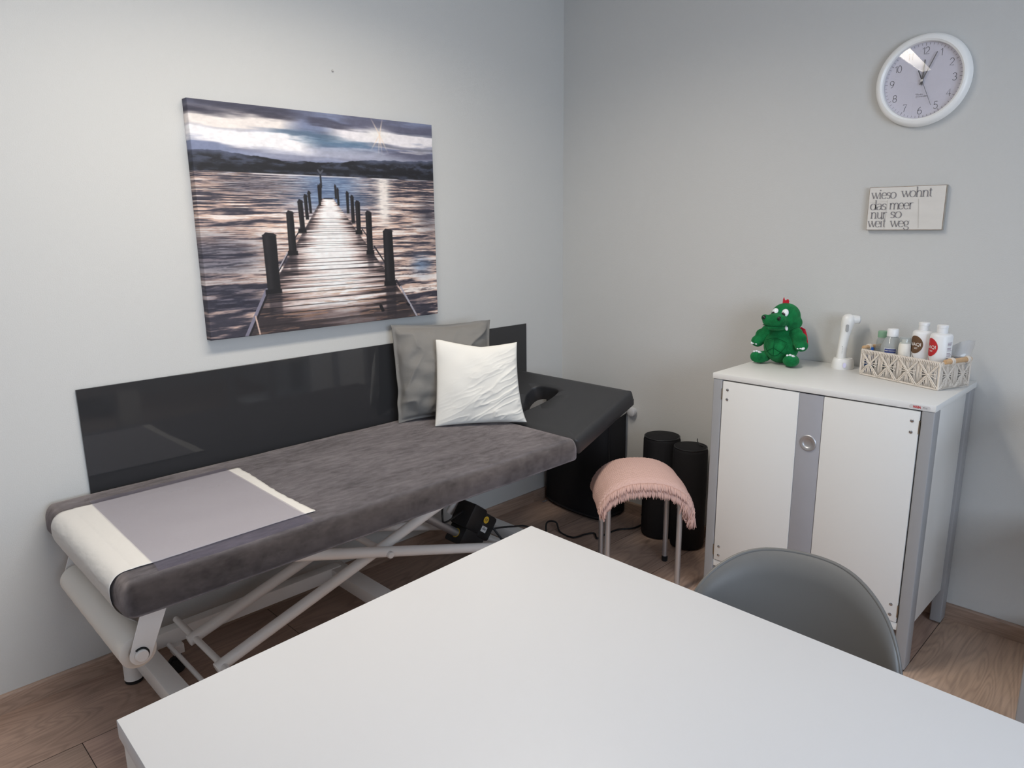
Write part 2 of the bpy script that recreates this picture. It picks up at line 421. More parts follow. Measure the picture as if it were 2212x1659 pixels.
def paint(nu, nv):
    u, v = np.meshgrid(np.linspace(0, 1, nu), np.linspace(0, 1, nv))
    S = lambda *c: np.array(c, float) / 255
    def mix(img, col, a):
        col = np.asarray(col, float)
        if col.ndim < 3: col = np.broadcast_to(col, (3,))[None, None]
        return img * (1 - a[..., None]) + col * a[..., None]
    def poly(pts, soft=.0025):
        """soft mask of a convex polygon given clockwise or not"""
        P = np.array(pts); c = P.mean(0); d = np.full(u.shape, 1e9)
        for i in range(len(P)):
            a, b = P[i], P[(i + 1) % len(P)]
            n = np.array([-(b - a)[1], (b - a)[0]]); n = n / (np.hypot(*n) + 1e-9)
            if n @ (c - a) < 0: n = -n
            d = np.minimum(d, (u - a[0]) * n[0] + (v - a[1]) * n[1])
        return sst(-soft, soft, d)
    def line(p, q, w, soft=.0015):
        p, q = np.array(p), np.array(q); d = q - p; L = d @ d
        t = np.clip(((u - p[0]) * d[0] + (v - p[1]) * d[1]) / L, 0, 1)
        return 1 - sst(w, w + soft, np.hypot(u - p[0] - t * d[0], v - p[1] - t * d[1]))
    def bump(x, c, w): return np.exp(-((x - c) / w) ** 2)
    # sky
    n1 = fbm(u * 3.0, v * 22, 1, 5); n2 = fbm(u * 7, v * 50, 9, 4); n3 = fbm(u * 60, v * 90, 30, 2)
    img = np.zeros((nv, nu, 3)) + S(126, 134, 162)
    img = mix(img, S(92, 90, 108), sst(.42, .66, n1) * .8)
    img = mix(img, S(96, 124, 150), bump(v, .875, .035) * sst(.18, .34, u) * (1 - sst(.62, .8, u)) * .9)
    wob = (n1 - .5) * .06 + (n2 - .5) * .03
    def band(vc, hw, um, k=1.0):
        return np.clip(sst(1.35, .45, np.abs(v + wob - vc) / hw) * um * k, 0, 1)
    c1 = band(.936, .040, sst(-.08, .04, u) * (1 - sst(.28, .42, u)))
    c2 = band(.872 - .05 * u, .033, 1 - sst(.34, .50, u))
    c3 = band(.918 + .02 * (u - .7), .036, sst(.46, .60, u))
    c4 = band(.862 + .01 * u, .012, sst(.62, .8, u), .8)
    c5 = band(.830, .018, sst(.1, .3, u) * (1 - sst(.7, .95, u)), .55)
    for c, col in ((c5, S(196, 198, 214)), (c1, S(238, 228, 222)), (c2, S(244, 240, 242)), (c3, S(240, 234, 236)), (c4, S(226, 218, 222))):
        img = mix(img, col, np.clip(c * (.95 + .5 * n2), 0, 1))
    img = mix(img, S(58, 56, 70), band(.982, .03, 1 - sst(.30, .55, u), .75) * (.5 + n2))
    img = mix(img, S(70, 68, 84), band(.955, .014, sst(.40, .45, u) * (1 - sst(.56, .66, u)), .8))
    img = mix(img, S(80, 84, 104), band(.955, .016, sst(.76, .85, u), .7))
    img = mix(img, S(84, 104, 126), band(.892, .012, sst(.25, .34, u) * (1 - sst(.48, .66, u)), .7))
    img = mix(img, S(70, 76, 94), band(.872, .010, sst(.66, .76, u), .6))
    img = mix(img, S(176, 178, 196), band(.805, .03, sst(.05, .3, u), .55))
    # glow and star
    g = np.exp(-(((u - .737) / .05) ** 2 + ((v - .926) / .028) ** 2))
    img = mix(img, S(250, 244, 238), g * .9)
    for q in ((.700, 1.0), (.752, .998), (.728, .832), (.775, .838), (.697, .856), (.745, .84)):
        img = mix(img, S(246, 224, 204), line((.737, .926), q, .0012, .0035) * .6 * sst(.11, .02, np.hypot(u - .737, v - .926)))
    # hills
    hx = [0, .088, .153, .226, .314, .44, .561, .633, .721, .837, 1]; hy = [.800, .802, .794, .787, .775, .777, .779, .797, .803, .806, .815]
    top = np.interp(u, hx, hy) + (fbm(u * 30, v * 0, 50, 3) - .5) * .012
    hill = sst(-.002, .002, top - v)
    hc = mix(np.zeros_like(img) + S(30, 30, 36), S(80, 86, 106), sst(.40, .75, fbm(u * 26, v * 70, 60, 4)) * .75)
    hc = mix(hc, S(88, 94, 116), sst(.028, .0, top - v) * (sst(.60, .68, u) + (1 - sst(.1, .26, u))) * .8)
    hc = mix(hc, S(22, 22, 27), bump(v, .740, .013) * .7)
    img = mix(img, 0, hill) + hc * hill[..., None]
    # water
    wm = sst(.0015, -.0015, v - .7165)
    dpt = np.log(1 / np.clip(.745 - v, .02, 1))
    s1 = fbm(u * 5 * (1 + dpt * .3), dpt * 26, 70, 5); s2 = fbm(u * 14, dpt * 70, 80, 4); s3 = fbm(u * 2.2, v * 6, 90, 3)
    st = .55 * s1 + .30 * s2 + .25 * (s3 - .3)
    w = np.zeros_like(img) + S(126, 112, 114)
    w = mix(w, S(60, 57, 68), sst(.46, .38, st))
    w = mix(w, S(224, 190, 172), sst(.435, .525, st) * .95)
    w = mix(w, S(246, 236, 230), sst(.53, .60, st) * .9)
    blue = bump(u, .50, .17) * sst(.50, .60, v)
    w = mix(w, mix(np.zeros_like(w) + S(92, 112, 146), S(126, 150, 182), sst(.45, .6, s2)), np.clip(blue * 1.0, 0, .88))
    dk = bump(u, .05, .16) * bump(v, .36, .09) + .8 * bump(u, .10, .14) * bump(v, .17, .06) + bump(u, .20, .14) * bump(v, .665, .045) * .7 + .7 * bump(u, .97, .06) * bump(v, .54, .10)
    w = mix(w, mix(np.zeros_like(w) + S(48, 48, 62), S(104, 100, 112), sst(.5, .62, s2)), np.clip(dk * 1.1, 0, .85))
    w = mix(w, S(134, 158, 188), bump(u, .92, .05) * bump(v, .27, .055) * .8)
    ref = bump(u, .742, .022 + .015 * s2) * sst(.44, .56, v) * sst(.35, .62, s2 + .18)
    w = mix(w, S(246, 236, 228), np.clip(ref * 1.15, 0, .95))
    w = mix(w, S(238, 232, 234), bump(v, .715, .0035) * sst(.3, .5, fbm(u * 12, v, 95, 2)) * .9)
    w = mix(w, S(40, 38, 50), sst(.40, .32, s2) * sst(.45, .2, v) * .55)
    img = mix(img, 0, wm) + w * wm[..., None]
    # deck
    deck = poly([(.463, .612), (.513, .612), (.895, -.002), (.118, -.002)], .003)
    lu = np.interp(v, [0, .58, .62], [.12, .452, .468]); ru = np.interp(v, [0, .58, .62], [.894, .540, .511])
    du = (u - lu) / (ru - lu)
    kz = 1.55 / np.clip(.70 - v, .05, 1)
    kw = kz * 6.5 + .45 * np.sin(kz * 4.1) + .25 * np.sin(kz * 9.7)
    pl = kw % 1.0
    pid = np.floor(kw)
    gap = sst(.78, .90, pl + .10 * (fbm(u * 10, pid * 3.3, 101, 2) - .5))
    t1 = fbm(u * 5 + .6 * fbm(u * 3, v * 5, 150, 2), kz * 15, 110, 4); t2 = fbm(u * 16 + pid * 7, kz * 40, 120, 3)
    brightness = np.clip(bump(du, .48, .40) * (.45 + .75 * sst(.0, .35, v)) + (t1 - .5) * 1.3 + (vn(pid * 1.7, pid * 0, 130) - .5) * .55, 0, 1)
    dc = mix(np.zeros_like(img) + S(50, 43, 46), S(158, 136, 132), sst(.10, .38, brightness))
    dc = mix(dc, S(226, 208, 202), sst(.34, .60, brightness))
    dc = mix(dc, S(250, 246, 244), sst(.60, .84, brightness) * .95)
    dc = mix(dc, S(186, 142, 114), sst(.56, .70, t2) * sst(.3, .1, v) * .7)
    dc = mix(dc, S(30, 26, 29), gap * (.5 + .5 * (1 - brightness)) * sst(.60, .5, v))
    dc = mix(dc, S(66, 58, 62), (sst(.06, .0, du) + sst(.94, 1.0, du)) * .5)
    dc = mix(dc, S(74, 64, 66), sst(.14, .0, v) * .55 * (.5 + t1))
    img = mix(img, 0, deck) + dc * deck[..., None]
    # ropes and deck edges
    for p, q, wd, col in (((.216, .202), (.122, -.01), .0055, S(128, 124, 140)), ((.225, .20), (.134, -.01), .003, S(36, 32, 36)),
                          ((.268, .285), (.315, .372), .0028, S(46, 42, 48)), ((.262, .28), (.308, .366), .0016, S(170, 164, 172)),
                          ((.685, .382), (.735, .293), .0028, S(46, 42, 48)), ((.632, .47), (.655, .432), .002, S(60, 54, 60)),
                          ((.786, .20), (.806, .165), .0045, S(52, 48, 54)), ((.806, .165), (.89, -.01), .0035, S(170, 166, 176)),
                          ((.165, .085), (.178, -.01), .0022, S(206, 178, 164)), ((.335, .42), (.36, .46), .002, S(60, 54, 60))):
        img = mix(img, col, line(p, q, wd))
    # post reflections on the planks
    for x0, x1, y0, y1, a in ((.222, .272, .06, .19, .75), (.732, .782, .0, .18, .8), (.315, .345, .25, .36, .6), (.652, .68, .25, .347, .55), (.368, .386, .39, .46, .4), (.609, .627, .38, .447, .4)):
        rm = poly([(x0, y0), (x1, y0), (x1, y1), (x0, y1)], .006) * a * (.65 + .6 * (t1 - .3)) * sst(y0 - .03, y0 + .06, v)
        img = mix(img, S(40, 36, 42), np.clip(rm, 0, 1))
    posts = [[(.457, .671), (.466, .671), (.462, .602), (.455, .602)], [(.448, .665), (.457, .667), (.458, .58), (.449, .576)],
             [(.519, .67), (.527, .67), (.528, .611), (.52, .61)], [(.528, .655), (.537, .655), (.538, .581), (.529, .581)],
             [(.405, .637), (.416, .637), (.419, .543), (.408, .543)], [(.568, .64), (.581, .64), (.579, .543), (.568, .543)],
             [(.388, .621), (.402, .621), (.405, .514), (.391, .514)], [(.587, .622), (.602, .623), (.602, .497), (.587, .498)],
             [(.362, .597), (.383, .597), (.386, .458), (.366, .458)], [(.607, .597), (.629, .597), (.627, .447), (.608, .447)],
             [(.314, .546), (.342, .546), (.345, .357), (.314, .358)], [(.652, .548), (.68, .548), (.679, .346), (.652, .348)],
             [(.215, .448), (.268, .447), (.270, .186), (.220, .190)], [(.731, .457), (.776, .456), (.781, .182), (.730, .185)]]
    for P in posts:
        P = np.array(P)
        pm = poly(P, .002)
        wl = P[:, 0].min(); wr = P[:, 0].max(); q = (u - wl) / (wr - wl)
        pc = mix(np.zeros_like(img) + S(24, 22, 25), S(52, 48, 51), bump(q, .30, .2) * .6 * (.4 + fbm(u * 90, v * 12, 140, 2)))
        pc = mix(pc, S(22, 20, 23), sst(.72, .8, q) * .7)
        img = mix(img, 0, pm) + pc * pm[..., None]
        cap = poly([(wl - .001, P[:, 1].max() - .004), (wr + .001, P[:, 1].max() - .004), (wr - .18 * (wr - wl), P[:, 1].max() + .006), (wl + .25 * (wr - wl), P[:, 1].max() + .011)], .002)
        img = mix(img, S(34, 31, 35), cap)
        br = poly([(wl - .005, P[:, 1].min() - .006), (wr + .005, P[:, 1].min() - .006), (wr + .004, P[:, 1].min() + .016), (wl - .004, P[:, 1].min() + .016)], .002)
        if wr - wl > .02: img = mix(img, S(24, 22, 25), br)
    # far marker, lanterns on the deck
    img = mix(img, S(40, 40, 46), line((.4635, .735), (.4645, .665), .0028))
    img = mix(img, S(78, 80, 90), line((.455, .742), (.4635, .728), .003)); img = mix(img, S(78, 80, 90), line((.474, .742), (.4635, .728), .003))
    img = mix(img, S(24, 22, 26), line((.703, .075), (.712, .050), .007)); img = mix(img, S(24, 22, 26), line((.838, .072), (.846, .064), .005))
    img = mix(img, S(50, 46, 52), line((.472, .612), (.508, .612), .002))
    # canvas grain
    img = img * (1 + .10 * (n3[..., None] - .5)) + .012 * (np.random.RandomState(3).rand(nv, nu, 1) - .5)
    img = np.clip(img, .02, .98)
    return np.where(img > .04045, ((img + .055) / 1.055) ** 2.4, img / 12.92)
CX0, CX1, CZ0, CZ1, CD = -1.869, -.871, 1.072, 1.857, .036
NU, NV = 600, 470
P_ = paint(NU, NV)
# wrap the edge columns / rows round the sides
P_ = np.concatenate([P_[:, 14:15], P_[:, 0:1], P_, P_[:, -1:], P_[:, -15:-14]], 1)
P_ = np.concatenate([P_[14:15], P_[0:1], P_, P_[-1:], P_[-15:-14]], 0)
xs = np.concatenate([[CX0, CX0], np.linspace(CX0 + .0015, CX1 - .0015, NU), [CX1, CX1]])
zs = np.concatenate([[CZ0, CZ0], np.linspace(CZ0 + .0015, CZ1 - .0015, NV), [CZ1, CZ1]])
dx = np.full(NU + 4, -CD); dx[[0, -1]] = -.001; dx[[1, -2]] = -CD + .0015
dz = np.full(NV + 4, -CD); dz[[0, -1]] = -.001; dz[[1, -2]] = -CD + .0015
X, Z = np.meshgrid(xs, zs); DY = np.maximum(dx[None, :], dz[:, None])
co = np.stack([X - CX0, DY, Z - CZ0], -1).reshape(-1, 3)
w_ = NU + 4; h_ = NV + 4
ii = (np.arange(h_ - 1)[:, None] * w_ + np.arange(w_ - 1)[None, :]).ravel()
fc = np.stack([ii, ii + 1, ii + w_ + 1, ii + w_], -1)
me = bpy.data.meshes.new('canvas_picture')
me.vertices.add(len(co)); me.vertices.foreach_set('co', co.ravel())
me.loops.add(fc.size); me.loops.foreach_set('vertex_index', fc.ravel().astype(np.int32))
me.polygons.add(len(fc)); me.polygons.foreach_set('loop_start', np.arange(0, fc.size, 4, dtype=np.int32))
me.update(calc_edges=True)
at = me.attributes.new('paint', 'FLOAT_COLOR', 'POINT')
at.data.foreach_set('color', np.concatenate([P_.reshape(-1, 3), np.ones((len(co), 1))], 1).ravel().astype(np.float32))
me.materials.append(attr_mat('canvas_print', 'paint', .62, bump=(900, .12, 2)))
canvas = bpy.data.objects.new('canvas_picture', me); C.objects.link(canvas)
canvas.location = (CX0, 0, CZ0)
tag(canvas, 'canvas print of a wooden jetty running into a lake under a cloudy evening sky', 'picture')

# wall panel, hook
m = MB(); m.box(-2.288, -.285, -.009, -.0012, .50, .9655, .0008, 1)
tag(m.build('wall_panel', M_panel, None, (-1.29, 0, .5)), 'long glossy dark grey splash panel fixed to the wall behind the couch', 'wall panel')
m = MB(); m.lathe([(0, -.001), (.0045, -.001), (.0045, .003), (.003, .007), (0, .0075)], (-1.306, 0, 2.015), (0, -1, 0), 14)
tag(m.build('wall_plug', mat('plug_grey', srgb(196, 194, 190), .7), None, (-1.306, 0, 2.015)), 'tiny grey plug stuck in the pale wall above the canvas print', 'wall plug')

# ------------------------------------------------------------------ text helpers
def text_geo(s, size, offset=0.0):
    cu = bpy.data.curves.new('t', 'FONT'); cu.body = s; cu.size = size; cu.offset = offset
    cu.resolution_u = 3
    o = bpy.data.objects.new('t', cu); C.objects.link(o)
    dg = bpy.context.evaluated_depsgraph_get(); dg.update()
    me = bpy.data.meshes.new_from_object(o.evaluated_get(dg))
    vs = [v.co.copy() for v in me.vertices]; fs = [tuple(p.vertices) for p in me.polygons]
    bpy.data.objects.remove(o); bpy.data.curves.remove(cu); bpy.data.meshes.remove(me)
    return vs, fs
def arc(cx, cy, rx, ry, a0, a1, n=14):
    return [(cx + rx * math.cos(R(a0 + (a1 - a0) * i / n)), cy + ry * math.sin(R(a0 + (a1 - a0) * i / n))) for i in range(n + 1)]
def ribbon(pts, wfun):
    """flat stroke in 2-D: returns verts, faces"""
    vs = []; fs = []; k = len(pts)
    for i in range(k):
        a = pts[max(0, i - 1)]; b = pts[min(k - 1, i + 1)]
        dx_, dy_ = b[0] - a[0], b[1] - a[1]; l = math.hypot(dx_, dy_) or 1
        nx, ny = -dy_ / l, dx_ / l
        w = wfun(dx_ / l, dy_ / l)
        vs += [(pts[i][0] + nx * w, pts[i][1] + ny * w), (pts[i][0] - nx * w, pts[i][1] - ny * w)]
    for i in range(k - 1): fs.append((2 * i, 2 * i + 1, 2 * i + 3, 2 * i + 2))
    return vs, fs
DIG = {'1': [[(.12, .78), (.36, 1), (.36, 0)]],
       '2': [arc(.3, .70, .27, .30, 165, -28, 16) + [(.03, .0), (.60, .0)]],
       '3': [arc(.29, .75, .25, .25, 150, -90, 14) + arc(.29, .25, .29, .26, 90, -150, 14)],
       '4': [[(.46, 0), (.46, 1), (.0, .30), (.62, .30)]],
       '5': [[(.54, 1), (.14, 1), (.08, .52)] + arc(.29, .31, .29, .32, 130, -150, 16)],
       '6': [arc(.32, .30, .28, .31, 0, 360, 24), arc(.66, .38, .62, .66, 172, 112, 10)],
       '7': [[(.03, 1), (.58, 1), (.36, .55), (.22, 0)]],
       '8': [arc(.31, .75, .23, .25, 0, 360, 22), arc(.31, .26, .28, .27, 0, 360, 22)],
       '9': [arc(.28, .70, .28, .31, 0, 360, 24), arc(-.06, .62, .62, .66, -8, -68, 10)],
       '0': [arc(.31, .5, .28, .51, 0, 360, 26)]}
SER = .16
def ser(x, y, w=SER): return ('t', [(x - w, y), (x + w, y)])
GL = {'w': (1.28, [('k', [(.08, 1), (.40, 0)]), ('n', [(.40, 0), (.66, .92)]), ('k', [(.60, 1), (.90, 0)]), ('n', [(.90, 0), (1.18, 1)]), ser(.1, 1), ser(.62, 1, .13), ser(1.18, 1, .11)]),
      'i': (.42, [('k', [(.2, 0), (.2, 1)]), ('n', [(.04, .96), (.2, 1)]), ser(.2, 0), ('d', (.2, 1.38))]),
      'e': (.86, [('s', arc(.42, .5, .35, .52, 0, 318, 22)), ('t', [(.09, .53), (.76, .53)])]),
      's': (.66, [('s', [(.55, .80)] + arc(.32, .76, .22, .25, 40, 235, 10) + arc(.30, .26, .24, .27, 50, -150, 12))]),
      'o': (.92, [('s', arc(.44, .5, .38, .52, 0, 360, 26))]),
      'n': (.98, [('k', [(.2, 0), (.2, 1)]), ('n', [(.04, .96), (.2, 1)]), ('s', arc(.49, .62, .27, .40, 165, 0, 12) + [(.76, 0)]), ser(.2, 0), ser(.76, 0)]),
      'h': (.98, [('k', [(.2, 0), (.2, 1.62)]), ('n', [(.04, 1.58), (.2, 1.62)]), ('s', arc(.49, .62, .27, .40, 165, 0, 12) + [(.76, 0)]), ser(.2, 0), ser(.76, 0)]),
      't': (.56, [('s', [(.24, 1.34), (.24, .22)] + arc(.38, .2, .14, .2, 180, 300, 8)), ('t', [(.04, 1), (.48, 1)])]),
      'd': (.98, [('s', arc(.42, .5, .34, .52, 0, 360, 24)), ('k', [(.76, 0), (.76, 1.62)]), ('n', [(.60, 1.58), (.76, 1.62)]), ('n', [(.76, .02), (.92, .05)])]),
      'a': (.84, [('s', arc(.37, .70, .27, .32, 150, 0, 10) + [(.64, .1), (.78, .02)]), ('s', [(.64, .60), (.36, .52)] + arc(.32, .25, .23, .26, 105, 300, 12) + [(.64, .22)])]),
      'm': (1.52, [('k', [(.2, 0), (.2, 1)]), ('n', [(.04, .96), (.2, 1)]), ('s', arc(.48, .62, .27, .40, 165, 0, 12) + [(.75, 0)]), ('s', arc(1.03, .62, .27, .40, 165, 0, 12) + [(1.30, 0)]), ser(.2, 0), ser(.75, 0), ser(1.3, 0)]),
      'r': (.66, [('k', [(.2, 0), (.2, 1)]), ('n', [(.04, .96), (.2, 1)]), ('s', arc(.47, .66, .27, .35, 165, 55, 8)), ser(.2, 0)]),
      'u': (.98, [('s', [(.2, 1)] + arc(.47, .34, .27, .36, 180, 345, 12)), ('k', [(.76, 1), (.76, 0)]), ('n', [(.05, .97), (.2, 1)]), ('n', [(.61, .97), (.76, 1)]), ('n', [(.76, .02), (.9, .04)])]),
      'g': (.88, [('s', arc(.38, .64, .28, .36, 0, 360, 22)), ('s', [(.22, .34), (.14, .18), (.24, .06), (.55, .04)] + arc(.42, -.22, .32, .26, 60, -190, 16)), ('n', [(.58, .90), (.82, 1.0)])])}
def write(s, m, o, ex, ey, en, xh, kern=.86, width=None):
    """serif lettering on plane (ex, ey) at o (baseline start), x-height xh"""
    tot = sum(GL[c][0] * kern for c in s)
    kx = (width / (tot * xh)) if width else 1
    x = 0
    for c in s:
        adv, st = GL[c]
        for kind, p in st:
            if kind == 'd':
                p2 = [(p[0] + .10 * math.cos(a * PI / 5), p[1] + .10 * math.sin(a * PI / 5)) for a in range(10)]
                vs = p2; fs = [tuple(range(10))]
            else:
                wf = {'k': lambda a, b: .066, 'n': lambda a, b: .026, 't': lambda a, b: .026, 's': lambda a, b: .026 + .044 * abs(b) ** 1.4}[kind]
                vs, fs = ribbon(p, wf)
            m.add([V(o) + V(ex) * ((x + q[0]) * xh * kx) + V(ey) * (q[1] * xh) for q in vs], fs)
        x += adv * kern

# ------------------------------------------------------------------ clock on the right wall
CC = V((0, -1.632, 1.914)); AX = V((-1, 0, 0)); CR = .1495
clock = thing('wall_clock', 'round white wall clock with grey dial hanging high on the right wall', 'clock', CC)
m = MB()
m.lathe([(0, .001), (.135, .001), (CR - .004, .004), (CR, .012), (CR - .004, .026), (CR - .012, .033), (CR - .020, .0345), (CR - .026, .030), (CR - .0275, .020), (CR - .0275, .012)], CC, AX, 96)
m.build('rim', M_rim, clock)
m = MB(); m.lathe([(0, .0125), (CR - .0278, .0125)], CC, AX, 72); dial = m.build('dial', M_dial, clock)
ex = V((0, -1, 0)); ey = V((0, 0, 1))
for h in range(1, 13):
    m = MB()
    a = R(90 - 30 * h); rr = .0965 if h not in (10, 11, 12) else .095
    s = str(h); hgt = .0225
    wdt = sum(.40 if c == '1' else .60 for c in s) * hgt + .05 * hgt * (len(s) - 1)
    ctr = CC + AX * .0130 + ex * (rr * math.cos(a)) + ey * (rr * math.sin(a))
    x = -wdt / 2
    for c in s:
        for st in DIG[c]:
            vs, fs = ribbon(st, lambda p, q: .034)
            m.add([ctr + ex * (x + v[0] * hgt * .98) + ey * ((v[1] - .5) * hgt) for v in vs], fs)
        x += (.46 if c == '1' else .66) * hgt
    m.build('numeral', M_ink, dial)

m = MB()
for k in range(60):
    a = R(6 * k); L = .0085 if k % 5 == 0 else .0065; w = .0007 if k % 5 == 0 else .0005
    d = ex * math.cos(a) + ey * math.sin(a); n = ex * -math.sin(a) + ey * math.cos(a)
    p = CC + AX * .0130 + d * .1195
    m.add([p + n * w, p - n * w, p - n * w - d * L, p + n * w - d * L], [(0, 1, 2, 3)])
m.build('minute_marks', M_ink2, dial)
m = MB()
for s, dx_, dz_ in (('Radio', -.012, -.046), ('Controlled', -.012, -.0525)):
    vs, fs = text_geo(s, .0072)
    m.add([CC + AX * .0130 + ex * (v.x + dx_) + ey * (v.y + dz_) for v in vs], fs)
for p in (((-.0175, -.040), (-.0155, -.043)), ((-.0125, -.040), (-.0145, -.043)), ((-.015, -.046), (-.015, -.0545))):
    vs, fs = ribbon(p, lambda a, b: .0006); m.add([CC + AX * .0130 + ex * v[0] + ey * v[1] for v in vs], fs)
m.build('dial_lettering', M_ink2, dial)
def hand(name, ang, L, w, tail, off, mt):
    a = R(90 - ang); d = ex * math.cos(a) + ey * math.sin(a); n = ex * -math.sin(a) + ey * math.cos(a)
    m = MB(); b = CC + AX * off
    pts = [b - d * tail - n * w, b - d * tail + n * w, b + d * L + n * w * .75, b + d * L - n * w * .75]
    m.add(pts + [p + AX * .0012 for p in pts], [(0, 1, 2, 3), (4, 5, 6, 7), (0, 1, 5, 4), (1, 2, 6, 5), (2, 3, 7, 6), (3, 0, 4, 7)])
    return m
hand('', 2, .066, .0022, .014, .0165, 0).build('hour_hand', M_hand, clock)
hand('', 24, .094, .0018, .014, .0185, 0).build('minute_hand', M_hand, clock)
m = hand('', 157, .090, .0006, .002, .0205, 0)
a = R(90 - 157); d_ = ex * math.cos(a) + ey * math.sin(a); n_ = ex * -math.sin(a) + ey * math.cos(a); b_ = CC + AX * .0205
m.add([b_ - n_ * .0016, b_ + n_ * .0016, b_ - d_ * .036 + n_ * .0016, b_ - d_ * .036 - n_ * .0016], [(0, 1, 2, 3)])
m.build('second_hand', M_ink, clock)
m = MB(); m.lathe([(.004, .0135), (.004, .0225), (0, .0225)], CC, AX, 16); m.build('hand_hub', M_satin, clock)
m = MB(); m.lathe([(r_, .0235 + .0085 * (1 - (r_ / .1225) ** 2)) for r_ in np.linspace(.1225, 0, 14)], CC, AX, 72)
m.build('glass', M_glass, clock, sharp=0)

# ------------------------------------------------------------------ wooden sign
SX, SY0, SY1, SZ0, SZ1 = -.0215, -1.496, -1.746, 1.416, 1.567
sign = thing('wall_sign', 'white painted wooden sign with grey German lettering on the wall under the clock', 'sign', (0, (SY0 + SY1) / 2, SZ0))
m = MB()
b = bmesh.new(); bmesh.ops.create_cube(b, size=1)
for v in b.verts: v.co = V((SX / 2 + v.co.x * (-SX - .002), (SY0 + SY1) / 2 + v.co.y * (SY0 - SY1), (SZ0 + SZ1) / 2 + v.co.z * (SZ1 - SZ0)))
fe = [e for e in b.edges if all(v.co.x < -.01 for v in e.verts)]
bmesh.ops.bevel(b, geom=fe, offset=.0015, segments=1, affect='EDGES')
b.faces.ensure_lookup_table()
m.bm(b)
o = m.build('board', [M_board, M_worn, M_side], sign, sharp=20)
for p in o.data.polygons:
    if p.normal.x < -.95: p.material_index = 0
    elif p.normal.x < -.2: p.material_index = 1
    else: p.material_index = 2
m = MB(); BW = SY0 - SY1
for s, u0, u1, vb in (('wieso', .035, .365, .735), ('wohnt', .435, .83, .755), ('das', .03, .25, .478), ('meer', .29, .60, .485), ('nur', .045, .265, .277), ('so', .315, .46, .285), ('weit', .02, .265, .072), ('weg', .325, .575, .075)):
    write(s, m, (SX - .0006, SY0 - u0 * BW, SZ0 + vb * .151), (0, -1, 0), (0, 0, 1), (-1, 0, 0), .0208, width=(u1 - u0) * BW)
m.build('lettering', M_letter, sign)
for (a, b_) in (((.02, .655), (.26, .665)), ((.25, .0), (.26, .7)), ((.70, .04), (.665, .70))):
    vs, fs = ribbon([a, b_], lambda p, q: .0018)
    m = MB(); m.add([V((SX - .0004, SY0 - v[0] * BW, SZ0 + v[1] * .151)) for v in vs], fs)
    m.build('crack', M_crack, sign)

# ------------------------------------------------------------------ white cabinet
KX0, KX1, KY0, KY1, KT = -.475, -.018, -1.162, -1.905, .903
cab = thing('cabinet', 'white two-door cabinet with grey corner posts standing against the right wall', 'cabinet', ((KX0 + KX1) / 2, (KY0 + KY1) / 2, 0))
m = MB(); m.box(KX0 - .002, KX1 + .012, KY1 - .001, KY0 + .002, KT - .0205, KT, .0012); top = m.build('cabinet_top', M_white, cab)
PW = .037
for x0, y0 in ((KX0, KY0 - PW), (KX0, KY1), (KX1 - PW - .02, KY0 - PW), (KX1 - PW - .02, KY1)):
    m = MB(); m.box(x0, x0 + PW + .02, y0, y0 + PW, .006, KT - .0207, .004, 3)
    po = m.build('post', M_grey, cab)
    m = MB(); m.lathe([(0, 0), (.014, 0), (.014, .0075), (0, .0075)], (x0 + .028, y0 + PW / 2, 0), n=18); m.build('glide', M_blkpl, po)
for y0, y1 in ((KY0 - .030, KY0 - .012), (KY1 + .012, KY1 + .030)):
    m = MB(); m.box(KX0 + PW + .019, KX1 - PW - .019, y0, y1, .135, KT - .021, .001); m.build('side_panel', M_white, cab)
m = MB(); m.box(KX1 - .012, KX1 - .004, KY1 + PW, KY0 - PW, .135, KT - .021); m.build('back_panel', M_white, cab)
m = MB(); m.box(KX0 + .004, KX1 - .014, KY1 + PW + .0005, KY0 - PW - .0005, .136, .161, .001); m.build('base_shelf', M_white, cab)
def door(ya, yb, hinge_y, name):
    m = MB(); m.box(KX0 - .001, KX0 + .017, yb, ya, .165, KT - .0255, .0015); d = m.build('door', M_white, cab)
    s = 1 if hinge_y == ya else -1
    for zc in (.828, .205):
        m = MB(); m.box(KX0 + .0005, KX0 + .012, hinge_y + (0 if s > 0 else -.0022), hinge_y + (.0022 if s > 0 else 0), zc - .021, zc + .021, .0004)
        m.tube([(KX0 - .001, hinge_y + s * .0016, zc - .021), (KX0 - .001, hinge_y + s * .0016, zc + .021)], .0019, 10)
        m.build('hinge', M_brass, d)
        for dz_ in (-.018, .018):
            m = MB(); m.lathe([(.0055, -.0005), (.005, .0015), (.003, .0026), (0, .003)], (KX0 - .001, hinge_y - s * .020, zc + dz_), (-1, 0, 0), 16)
            m.box(KX0 - .0044, KX0 - .0038, hinge_y - s * .020 - .0028, hinge_y - s * .020 + .0028, zc + dz_ - .0005, zc + dz_ + .0005, mi=0)
            m.build('screw', M_chrome, d)
    return d
dl = door(-1.2025, -1.4885, -1.2025, 'l'); dr = door(-1.5735, -1.8645, -1.8645, 'r')
m = MB(); m.box(KX0 + .001, KX0 + .015, -1.5715, -1.4895, .165, KT - .0255, .001); strip = m.build('centre_strip', M_gstrip, dl)
KC = (KX0 + .001, -1.531, .707)
m = MB(); m.lathe([(.0285, -.0005), (.0285, .0012), (.027, .002), (.026, .0042), (.0175, .0042), (.0163, .0034), (.0150, .0020), (.0115, .0010), (.006, .0005), (0, .0004)], KC, (-1, 0, 0), 48)
m.build('cup_handle', M_satin, strip)
m = MB()
pl = [(-.0295, -.0058)] + arc(.0235, 0, .006, .006, -90, 90, 8) + arc(-.0235, 0, .006, .006, 90, 270, 8)
LB = V((KX0 - .0022, -1.862, KT - .0110))
